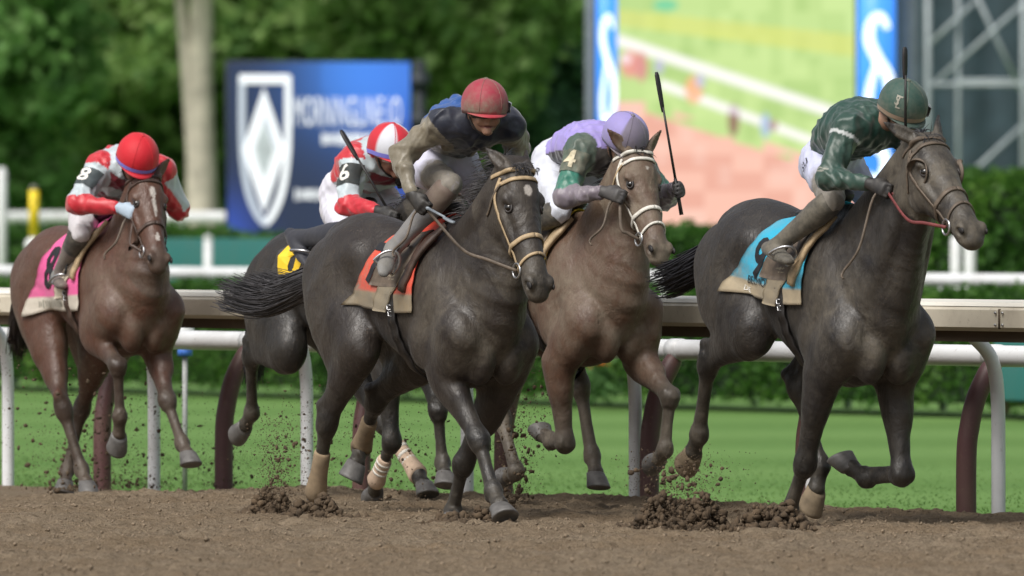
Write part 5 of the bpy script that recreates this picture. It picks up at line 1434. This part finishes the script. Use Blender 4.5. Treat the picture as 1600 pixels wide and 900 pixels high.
# poses: base = x, y, lift, pitch, heading, size; joints in the horse frame (x forward, y left, z up), metres
POSE = {
'H1': {"base": [1.5411, 50.7231, -0.2017, -0.0146, 1.1045, 1.0991], "RF": [[0.5611, -0.1865, 0.9489], [0.3225, -0.1851, 0.7297], [0.1559, -0.1859, 0.3068], [-0.037, -0.1689, 0.0715], [-0.1816, -0.1085, -0.0057]], "LF": [[0.6009, 0.1846, 0.9745], [0.4396, 0.1584, 0.6977], [0.5212, 0.1589, 0.2592], [0.2187, 0.1249, 0.2355], [0.0646, 0.0825, 0.3136]], "RH": [[-0.7104, -0.1606, 1.1897], [-0.3351, -0.2123, 0.962], [-0.803, -0.2171, 0.7979], [-1.0006, -0.1669, 0.4307], [-1.1184, -0.1598, 0.2982]], "LH": [[-0.6805, 0.1648, 1.1712], [-0.2405, 0.2099, 1.102], [-0.4676, 0.1101, 0.6793], [-0.3298, 0.1672, 0.285], [-0.3461, 0.1301, 0.1074]], "poll": [1.0754, 0.0035, 1.914], "muz": [1.5552, -0.0089, 1.4944], "jk": {"hipR": [0.0739, -0.046, 1.7758], "hipL": [-0.0686, 0.0971, 1.866], "kneeR": [0.4131, -0.1687, 1.6095], "kneeL": [0.1523, 0.226, 1.5598], "ankR": [0.0993, -0.3071, 1.389], "ankL": [-0.2033, 0.2397, 1.3769], "toeR": [0.2561, -0.3301, 1.3347], "toeL": [-0.0385, 0.2502, 1.3372], "shR": [0.5282, -0.1421, 1.9668], "shL": [0.4142, 0.1653, 1.988], "elR": [0.5528, -0.2736, 1.7217], "elL": [0.2381, 0.2662, 1.7983], "wrR": [0.7929, -0.1761, 1.6905], "wrL": [0.4485, 0.1883, 1.9329], "head": [0.665, 0.0821, 2.0504]}},
'H2': {"base": [-0.4079, 51.7038, -0.2132, -0.0034, 1.0366, 1.0788], "RF": [[0.5948, -0.1816, 0.9612], [0.3862, -0.1416, 0.729], [0.6898, -0.1234, 0.4152], [0.8382, -0.1284, 0.161], [0.9767, -0.1536, 0.0639]], "LF": [[0.5628, 0.1788, 0.9115], [0.3831, 0.1588, 0.6498], [0.1447, 0.1019, 0.2801], [-0.0241, 0.1413, 0.0359], [0.1129, 0.0503, -0.0114]], "RH": [[-0.6958, -0.1578, 1.1514], [-0.3765, -0.2052, 0.862], [-0.684, -0.2152, 0.4822], [-0.8717, -0.1752, 0.1185], [-0.9929, -0.1353, 0.0023]], "LH": [[-0.6665, 0.1618, 1.1246], [-0.3535, 0.1573, 0.8155], [-0.7725, 0.1203, 0.5871], [-1.0811, 0.2128, 0.3423], [-1.0089, 0.123, 0.2142]], "poll": [0.8764, 0.0069, 1.7732], "muz": [1.1419, -0.0172, 1.2074], "jk": {"hipR": [-0.0555, -0.0704, 1.795], "hipL": [0.0031, 0.1103, 1.9063], "kneeR": [0.3321, -0.0798, 1.6907], "kneeL": [0.1451, 0.246, 1.559], "ankR": [0.1161, -0.266, 1.3884], "ankL": [-0.2082, 0.2499, 1.3715], "toeR": [0.2017, -0.3674, 1.2889], "toeL": [-0.0419, 0.2601, 1.3384], "shR": [0.388, -0.1545, 2.0035], "shL": [0.4971, 0.1631, 1.9914], "elR": [0.2048, -0.2948, 1.8383], "elL": [0.3128, 0.3273, 1.868], "wrR": [0.3687, -0.3261, 1.6418], "wrL": [0.4718, 0.1513, 1.7574], "head": [0.6325, -0.0579, 2.0616]}},
'H3': {"base": [0.2327, 53.4588, -0.0616, -0.0063, 0.9905, 0.9998], "RF": [[0.5152, -0.1765, 0.9834], [0.3246, -0.2051, 0.7602], [0.3531, -0.1813, 0.3515], [0.0927, -0.0966, 0.3564], [-0.0548, -0.0616, 0.4008]], "LF": [[0.5628, 0.1705, 1.0653], [0.5261, 0.1655, 0.7785], [0.8884, 0.1139, 0.6004], [0.8709, 0.0944, 0.3259], [0.7327, 0.1262, 0.2533]], "RH": [[-0.6206, -0.1499, 1.1827], [-0.3315, -0.1902, 0.8988], [-0.3986, -0.0843, 0.4707], [-0.1513, -0.1516, 0.1963], [-0.3043, -0.1215, 0.1576]], "LH": [[-0.6188, 0.1501, 1.181], [-0.3174, 0.1888, 0.9095], [0.04, 0.1202, 0.6509], [0.1246, 0.1413, 0.2778], [0.2159, 0.1147, 0.1496]], "poll": [0.7581, 0.0137, 1.8708], "muz": [1.0547, -0.0343, 1.3754], "jk": {"hipR": [-0.0409, -0.0254, 1.7566], "hipL": [-0.0511, 0.1352, 1.904], "kneeR": [0.2799, -0.1584, 1.5564], "kneeL": [0.1446, 0.2233, 1.5675], "ankR": [-0.1, -0.2328, 1.4485], "ankL": [-0.2055, 0.2398, 1.3747], "toeR": [-0.0296, -0.2513, 1.2957], "toeL": [-0.04, 0.2502, 1.3378], "shR": [0.4291, -0.1343, 1.8694], "shL": [0.446, 0.19, 1.8465], "elR": [0.483, -0.2666, 1.6291], "elL": [0.4539, 0.3737, 1.623], "wrR": [0.7328, -0.1991, 1.6555], "wrL": [0.6899, 0.2899, 1.6833], "head": [0.6364, -0.0001, 1.9149]}},
'H4': {"base": [-0.8681, 54.7693, -0.0702, 0.0902, 1.0648, 0.9912], "RF": [[0.5843, -0.1633, 1.0144], [0.6643, -0.1357, 0.7351], [0.7197, -0.132, 0.3343], [0.5351, -0.125, 0.133], [0.414, -0.0779, 0.0441]], "LF": [[0.5643, 0.1693, 1.0534], [0.5163, 0.1816, 0.7682], [0.8075, 0.0981, 0.5035], [0.8061, 0.1266, 0.2252], [0.9285, 0.0783, 0.1389]], "RH": [[-0.6114, -0.1485, 1.105], [-0.3436, -0.1887, 0.8059], [-0.785, -0.1837, 0.7769], [-0.9583, -0.0896, 0.4616], [-1.0751, -0.0959, 0.3561]], "LH": [[-0.5502, 0.1544, 1.0413], [-0.261, 0.1821, 0.7411], [0.0671, 0.1646, 0.4265], [0.3383, 0.2294, 0.1566], [0.4786, 0.2081, 0.0777]], "poll": [1.0728, 0.0126, 1.6917], "muz": [1.4006, -0.0317, 1.2218], "jk": {"hipR": [-0.0936, -0.0257, 1.5762], "hipL": [-0.0807, 0.0858, 1.7683], "kneeR": [0.2556, -0.1641, 1.4378], "kneeL": [0.1893, 0.2338, 1.5163], "ankR": [-0.1388, -0.234, 1.4111], "ankL": [-0.1899, 0.2395, 1.3874], "toeR": [-0.0074, -0.2514, 1.3059], "toeL": [-0.0295, 0.2503, 1.333], "shR": [0.3196, -0.1375, 1.8296], "shL": [0.4151, 0.1654, 1.8127], "elR": [0.4245, -0.2406, 1.5909], "elL": [0.1581, 0.2674, 1.7826], "wrR": [0.6774, -0.1937, 1.5567], "wrL": [0.3738, 0.1243, 1.7535], "head": [0.5659, -0.0568, 1.8689]}},
'H5': {"base": [-2.2877, 57.149, -0.0586, 0.0338, 1.1215, 0.9725], "RF": [[0.4957, -0.1618, 1.0002], [0.2438, -0.1454, 0.8644], [0.6008, -0.166, 0.7025], [0.581, -0.1448, 0.419], [0.5286, -0.1334, 0.2706]], "LF": [[0.5495, 0.1652, 1.028], [0.4086, 0.1499, 0.7829], [0.6896, 0.0934, 0.5094], [0.8248, 0.1232, 0.2771], [0.9543, 0.1129, 0.1909]], "RH": [[-0.6044, -0.1459, 1.1321], [-0.3952, -0.1467, 0.7968], [-0.1344, -0.178, 0.4548], [-0.0211, -0.1135, 0.1112], [0.0952, -0.1243, 0.0086]], "LH": [[-0.5962, 0.1463, 1.1165], [-0.4269, 0.1624, 0.7566], [-0.7275, 0.1937, 0.4479], [-0.7896, 0.1245, 0.0857], [-0.681, 0.0642, -0.0062]], "poll": [0.5986, 0.0188, 1.7628], "muz": [0.9282, -0.0474, 1.3103], "jk": {"hipR": [-0.1121, -0.051, 1.5129], "hipL": [-0.1059, 0.0718, 1.7002], "kneeR": [0.2347, -0.2335, 1.4332], "kneeL": [0.2079, 0.2389, 1.5226], "ankR": [-0.0943, -0.2152, 1.2071], "ankL": [-0.174, 0.2395, 1.4009], "toeR": [0.0629, -0.2633, 1.1652], "toeL": [-0.0221, 0.2505, 1.3263], "shR": [0.288, -0.1365, 1.7992], "shL": [0.3763, 0.1937, 1.7841], "elR": [0.3665, -0.3152, 1.5991], "elL": [0.2844, 0.3393, 1.5688], "wrR": [0.5665, -0.1473, 1.5749], "wrL": [0.4093, 0.155, 1.7055], "head": [0.5307, -0.0205, 1.8334]}},
}
BOARD_TEXT = [('MORNINGLINE.IO', 543, 177, 46, 166), ('#', 541, 217, 20, 76), ('#', 497, 304, 18, 72)]
build_mats_done = make_mats()
ENV = build_env()
RED = srgb(196, 30, 48); CRIM = srgb(186, 34, 62); SILV = srgb(188, 200, 206); LWHITE = srgb(206, 208, 216); BLACK = srgb(26, 25, 28); NAVY = srgb(20, 28, 48); ROYAL = srgb(34, 82, 150)
GREEN = srgb(20, 62, 52); LILAC = srgb(160, 146, 214); TEAL = srgb(26, 118, 100); BAND = srgb(128, 128, 232)
def full(V, c): return np.repeat(np.array(c)[None, :], len(V), 0)

# leading horse: cyan cloth, green silks
H1 = horse('H1', dict(label='dark horse wearing blinker cups, leading at the right', coat=srgb(36, 33, 33), points=srgb(22, 21, 22), dust=.10, facedust=.5, chestdust_sheen=.42, rump=.055, withers=.02, arch=.03, dx=.009,
    ears=((-.55, .15, .85), (-.95, .1, .35)), tail=[(0, 0, 0), (-.12, 0, -.01), (-.30, -.01, -.07), (-.52, -.02, -.14), (-.70, -.02, -.17)], tailw=1.05, mane=.8, hair='hair', soles=('RH', 'LH'), blinkers=True,
    bridle=dict(mat='leather_dusty', mat2='leather_dusty'), 
    saddle=dict(label='racing saddle with turquoise number nine cloth on leading horse', cloth=srgb(20, 168, 204), bandcol=srgb(176, 160, 132), band=.82, dust=.42, phi=95, x=(.22, -.20), slant=.32, num='9', numat=(-.20, 56, .27), texts=[('BELMONT', -.16, 76, .062, 'ink_black'), ('DE', -.30, 88.5, .055, 'ink_white'), ('P', -.05, 88.5, .055, 'ink_white')], pad='leather_tan')))
# second horse
H2 = horse('H2', dict(label='dark brown horse with white star and tan bridle in the middle', coat=srgb(39, 32, 30), points=srgb(21, 20, 21), dust=.09, facedust=.22, chestdust_sheen=.42, rump=.035, arch=.03, dx=.009, star=[(.125, .0, .028, .020)],
    ears=((-.75, -.40, .30), (-.75, -.40, .30)), dock=1.32, tail=[(0, 0, 0), (-.14, 0, -.02), (-.38, -.02, -.09), (-.72, -.04, -.16), (-1.08, -.05, -.12)], tailw=1.0, mane=1.5, forelock_n=60, hair='hair_dusty', bandage={'RH': 'bandage', 'LH': 'bandage'}, hooftilt={'RF': 20},
    bridle=dict(mat='leather_tan', mat3='leather_dusty'),
    saddle=dict(label='racing saddle with orange number cloth on the middle horse', cloth=srgb(226, 62, 30), bandcol=srgb(150, 132, 104), band=.78, dust=.55, phi=98, num='7', numat=(-.16, 50, .28), nummat='ink_black', pad='leather_brown')))
H3 = horse('H3', dict(label='bay horse with white bridle straps, between the two leaders', coat=srgb(92, 65, 50), points=srgb(76, 68, 60), dust=.36, facedust=.7, chestdust_sheen=.5, arch=.03, dx=.0095, star=[(.12, .0, .012, .01)],
    ears=((-.6, .2, .75), (-.75, .2, .6)), tail=[(0, 0, 0), (-.2, 0, .0), (-.4, 0, -.08), (-.62, 0, -.18), (-.8, 0, -.25)], hair='hair_bay', mane=.8,
    bridle=dict(mat='leather_white', mat3='leather_tan', w=.019), hooftilt={'LH': 25},
    saddle=dict(label='racing saddle with yellow cloth on the bay horse behind', cloth=srgb(220, 186, 40), band=.8, num='4', pad='leather_tan', dust=.7)))
H4 = horse('H4', dict(label='black horse half hidden behind the middle horse', coat=srgb(30, 28, 28), points=srgb(18, 18, 19), dust=.08, facedust=.3, arch=.03, dx=.011, ears=((-.6, .1, .6), (-.6, .1, .6)),
    tail=[(0, 0, 0), (-.1, 0, -.05), (-.2, .02, -.2), (-.28, .03, -.4), (-.3, .03, -.55)], hair='hair', bandage={'LH': 'bandage_pale', 'RF': 'bandage_pale'},
    bridle=dict(mat='leather_brown'),
    saddle=dict(label='racing saddle with black cloth and yellow six', cloth=srgb(30, 30, 34), bandcol=srgb(204, 170, 50), band=.9, dust=.2, x=(.22, -.34), num='6', nummat='ink_yellow', numat=(-.28, 36, .62), pad='leather_black')))
H5 = horse('H5', dict(label='reddish bay horse with white blaze, last at the left', coat=srgb(88, 54, 40), points=srgb(60, 46, 38), dust=.14, facedust=.06, chestdust_sheen=.4, arch=.03, dx=.011, star=[(.14, .0, .035, .018), (.20, .004, .05, .011), (.26, .006, .04, .009), (.44, 0, .03, .012)],
    ears=((-.75, .1, .55), (-.75, .1, .55)), tail=[(0, 0, 0), (-.12, 0, .0), (-.24, 0, -.12), (-.32, 0, -.3), (-.36, 0, -.48)], hair='hair_bay', mane=.8,
    bridle=dict(mat='leather_brown', ring2=False, w=.02),
    saddle=dict(label='racing saddle with pink number eight cloth', cloth=srgb(224, 88, 152), bandcol=srgb(206, 198, 184), band=.80, dust=.20, phi=117, slant=.30, x=(.20, -.27), num='8', numat=(-.24, 60, .36), texts=[('#', -.22, 106, .08, 'ink_grey')], pad='leather_tan', girth='leather_brown', skirtcol=srgb(200, 188, 166))))

def j1(c):
    V = c['V']; C = full(V, GREEN)
    for s in 'RL':
        m, p = c['arm'][s]; C[m & (p > .92) & (p < 1.0)] = np.array(srgb(150, 150, 140)); C[m & (p > .95) & (p < .97)] = np.array(GREEN)
        C[m & (p > .18) & (p < .24)] = np.array(srgb(200, 206, 206))
    return C
def j2(c):
    V = c['V']; C = full(V, NAVY); C[(c['bk'] > .055) & (c['sp'] > .2) & (c['lt'] < .12)] = np.array(ROYAL)
    for s in 'RL':
        m, p = c['arm'][s]; C[m & (p > .2)] = np.array(srgb(124, 112, 90)); C[m & (p > .2) & (p < .30)] = np.array(srgb(176, 164, 136))
    return C
def j3(c):
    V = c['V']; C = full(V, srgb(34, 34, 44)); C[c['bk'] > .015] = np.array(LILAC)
    for s in 'RL':
        m, p = c['arm'][s]; C[m & (p < .55)] = np.array(srgb(60, 84, 74)); C[m & (p >= .55) & (p < .95)] = np.array(TEAL); C[m & (p >= .95)] = np.array(srgb(126, 116, 130))
    return C
def j45(c):
    V = c['V']; C = full(V, SILV); bd = (np.sin(c['sp']*34+.6) > .55) | (np.abs(np.abs(c['lt'])-.10) < .022); C[bd & (c['bk'] > -.02)] = np.array(RED)
    C[(c['bk'] < -.01) & (np.sin(c['sp']*30) > .1)] = np.array(srgb(120, 24, 44))
    for s in 'RL':
        m, p = c['arm'][s]; C[m] = np.array(SILV); C[m & (p > .98)] = np.array(RED); C[m & (p < .12)] = np.array(RED)
    return C
def zdust(lo, hi, a, b): return lambda V, hip, P: a+(b-a)*sstep(lo, hi, (V-hip)[:, 0])
plain = lambda c: (lambda az, zz: np.repeat(np.array(c)[None, :], len(az), 0))
def quarters(az, zz):
    C = np.repeat(np.array(LWHITE)[None, :], len(az), 0); C[np.floor((az+.35)/(math.pi/3)).astype(int) % 2 == 0] = np.array(RED); return C
def shell3(az, zz):
    C = np.repeat(np.array(srgb(150, 140, 200))[None, :], len(az), 0); C[np.abs(az) < .9] = np.array(srgb(116, 108, 128)); return C

jockey('H1', H1, dict(label='jockey in dark green silks and green helmet on leading horse', look=(.90, .05, -.45), fix=dict(wrL=(.84, .035, 1.90), elL=(.63, .25, 1.80)), palmL=(.3, -.9, 0), glove=BLACK, jacket=j1, jdust=zdust(.3, .65, .0, .12), breeches=srgb(196, 200, 226), bdust=lambda V, P: .95*sstep(.10, .25, (V-P['hipR'])@nrm(P['kneeR']-P['hipR'])), boot=srgb(58, 56, 53), boottoe=srgb(70, 67, 62), bootdust=.42, helmet=plain(srgb(22, 70, 62)), peak=srgb(22, 60, 54), band=srgb(150, 128, 108), helmdust=.45, upgog=True,
    armnum='', helmtext=([('S', 0, .0), ('T', .10, .03), ('L', .16, -.22)], -.95, .42, .060, 'ink_grey'), rein='red_rubber', reinhand='RR', loop=(-.02, -.20, -.40), legtext=[('SU', .10, .06, (-.1, -1, .2), 'ink_black', 1.3)],
    whip=dict(hand='L', dir=(-.02, .01, 1), L=.46, label='riding whip held upright in front of the green helmet', hmat='whip_tan')))
jockey('H2', H2, dict(label='jockey in blue silks and muddy crimson helmet on middle horse', look=(.93, -.28, -.10), glove=BLACK, jacket=j2, jdust=lambda V, hip, P: np.where(np.minimum(np.linalg.norm(V-P['elR'], axis=1), np.linalg.norm(V-P['elL'], axis=1)) < .27, .8, .06), breeches=srgb(206, 206, 226), bdust=lambda V, P: .95*sstep(.16, .27, (V-P['hipR'])@nrm(P['kneeR']-P['hipR'])), boot=srgb(126, 126, 130), boottop=srgb(110, 92, 84), boottoe=srgb(120, 120, 120), bootdust=.3, helmet=plain(srgb(156, 30, 58)), peak=srgb(176, 28, 54), helmdust=.62, facedust=.25, upgog=True, skin=srgb(150, 108, 88),
    rein='leather_dusty', legtext=[('RU', .22, .085, (.1, -1, .45), 'ink_black', -.1), ('KYSC', .14, .045, (.0, -1, .15), 'ink_grey', -.1)],
    whip=dict(hand='R', dir=(.55, -.05, -.12), L=.36, label='grey riding whip pointing forward from a black glove', hmat='whip_grey', smat='whip_grey', fmat='whip_grey', flat=(0, 0, 1))))
jockey('H3', H3, dict(label='jockey in lilac silks and lilac helmet raising a whip', look=(.86, -.1, -.55), glove=srgb(60, 58, 60), jacket=j3, jdust=zdust(.3, .6, .02, .28), breeches=srgb(210, 214, 226), bdust=.12, boot=BLACK, bootdust=.4, helmet=shell3, peak=srgb(120, 112, 120), helmdust=.35, armnum='4', armcol=srgb(70, 92, 80), armink='ink_cream', armdust=.5, armt=.35,
    rein='leather_dusty', reinhand='RR', legtext=[('CAR', .12, .06, (-.1, -1, .25), 'ink_black', .6)],
    whip=dict(hand='L', dir=(-.05, -.09, .60), L=.62, label='long black riding whip raised beside the lilac helmet')))
jockey('H4', H4, dict(label='jockey in silver and red silks with quartered red and white helmet', look=(.9, .1, -.25), glove=BLACK, jacket=j45, jdust=.08, breeches=srgb(216, 216, 228), bdust=.06, boot=srgb(40, 42, 52), bootdust=.04, helmet=quarters, peak=RED, band=BAND, helmdust=.05, goggle='clear', armnum='6', armcol=srgb(38, 46, 48), armdust=.1, skin=srgb(128, 84, 66), facedust=.2,
    rein='leather_brown', whip=dict(hand='R', dir=(-.25, -.15, .43), L=.56, label='black riding whip across the silver silks by the blue sign')))
jockey('H5', H5, dict(label='jockey in silver and red silks with plain red helmet at left', look=(.86, -.15, -.5), glove=srgb(168, 186, 204), jacket=j45, jdust=.08, breeches=srgb(210, 206, 210), bdust=.15, boot=srgb(98, 86, 84), boottop=BLACK, boottoe=srgb(126, 130, 132), bootdust=.35, helmet=plain(srgb(200, 14, 36)), peak=srgb(190, 20, 40), band=BAND, helmdust=.03, armnum='8', armcol=srgb(58, 70, 74), armdust=.08, skin=srgb(120, 80, 64), rein='leather_brown', facedust=.2))
# ------------------------------------------------------------------ kicked-up dirt
def clods(name, C, S_, label, seed, mat=None):
    iv, fi = ENV['ico']; r = np.random.RandomState(seed); n = len(C)
    sc = S_[:, None, None]*r.uniform(.5, 1.35, (n, 1, 3)); VV = iv[None]*sc*(1+.22*r.randn(n, len(iv), 1))+C[:, None]
    FF = (fi[None]+(np.arange(n)*len(iv))[:, None, None]).reshape(-1, 3)
    return tag(link(name, pymesh(name, VV.reshape(-1, 3), FF), mat or M['clod_dark'], None, False), label, 'dirt', kind='stuff')
def at(px, py, Y): return np.array([(px-800)/16000*Y, Y, 1.55+(332-py)/16000*Y])
M['clod_dark'] = flat_mat('damp_dirt', srgb(82, 68, 52), .95, .45, 12)
def mound(px, py, Y, w, h, n, seed, label):
    """an uneven heap of clods: three overlapping lobes, crumbs trailing out"""
    r = np.random.RandomState(seed); c = at(px, py, Y); c[2] = 0
    lob = np.stack([r.uniform(-.55, .55, 4)*w*1.3, r.uniform(-.4, .4, 4)*w], 1); lh = r.uniform(.45, 1.0, 4)*h; k = r.randint(0, 4, n)
    u = lob[k]+r.randn(n, 2)*w*.26*np.where(r.rand(n, 1) < .22, 2.4, 1); rad = np.linalg.norm(u-lob[k], axis=1)/(w*.42)
    z = r.rand(n)**.8*lh[k]*np.exp(-rad**2)
    P = np.stack([c[0]+u[:, 0], c[1]+u[:, 1], z+.004], 1)
    clods('dirt_mound', P, .004+.022*r.rand(n)**2.6, label, seed)
def spray(px, py, Y, wx, h, n, seed, label, lean=0.0, smax=.013, back=.35):
    """thrown clods: dense low, thinning upwards"""
    r = np.random.RandomState(seed); c = at(px, py, Y); t = r.rand(n)**1.7
    x = c[0]+r.randn(n)*wx*(.35+.65*t)+lean*t; y = c[1]+r.randn(n)*back; z = c[2]+h*t+.01*r.randn(n)
    g = n*3; tg = r.rand(g)**1.3        # fine grains among the clods
    xg = c[0]+r.randn(g)*wx*1.25*(.4+.6*tg)+lean*tg; yg = c[1]+r.randn(g)*back; zg = c[2]+h*1.15*tg+.02*r.randn(g)
    P = np.concatenate([np.stack([x, y, z], 1), np.stack([xg, yg, zg], 1)]); P[:, 2] = np.maximum(P[:, 2], 0)
    clods('flying_dirt', P, np.concatenate([.002+smax*r.rand(n)**4, .0012+.0022*r.rand(g)]), label, seed)
mound(1226, 838, 50.15, .20, .17, 1700, 101, 'dark dirt heap round the planted front hoof of leading horse')
mound(490, 822, 51.75, .18, .13, 1300, 102, 'dark dirt heap round the planted hind hoof of middle horse')
mound(725, 830, 50.9, .16, .08, 700, 103, 'dirt heap under the planted front hoof of middle horse')
mound(1065, 840, 50.2, .24, .22, 2000, 104, 'dark burst of dirt behind the leading horse')
mound(425, 820, 52.1, .11, .17, 800, 105, 'small dirt burst left of the planted hind hoof')
spray(1060, 838, 50.2, .13, .36, 800, 111, 'clods flying up behind the leading horse', .0, .014)
spray(425, 816, 52.1, .06, .46, 520, 112, 'thin plume of clods left of the middle horse', .03, .011)
spray(800, 790, 53.6, .12, .72, 620, 113, 'clods flying behind the bay horse', .05, .015)
spray(130, 772, 57.8, .35, .75, 900, 114, 'clods and crumbs flying round the legs of the last horse', .0, .012, .5)
spray(350, 770, 58.5, .10, .25, 260, 115, 'crumbs flying at the foot of a maroon post', .0, .010)
spray(480, 790, 55.5, .22, .65, 420, 116, 'crumbs flying behind the black horse', .05, .010, .5)
spray(640, 790, 54.8, .30, .50, 420, 117, 'crumbs flying under the middle horse', .0, .011, .5)
spray(230, 770, 58.5, .28, .55, 360, 118, 'crumbs flying in front of the last horse', .0, .010, .6)
spray(1165, 830, 51.2, .10, .12, 200, 119, 'low dirt spray between the hooves of leading horse', .0, .012)
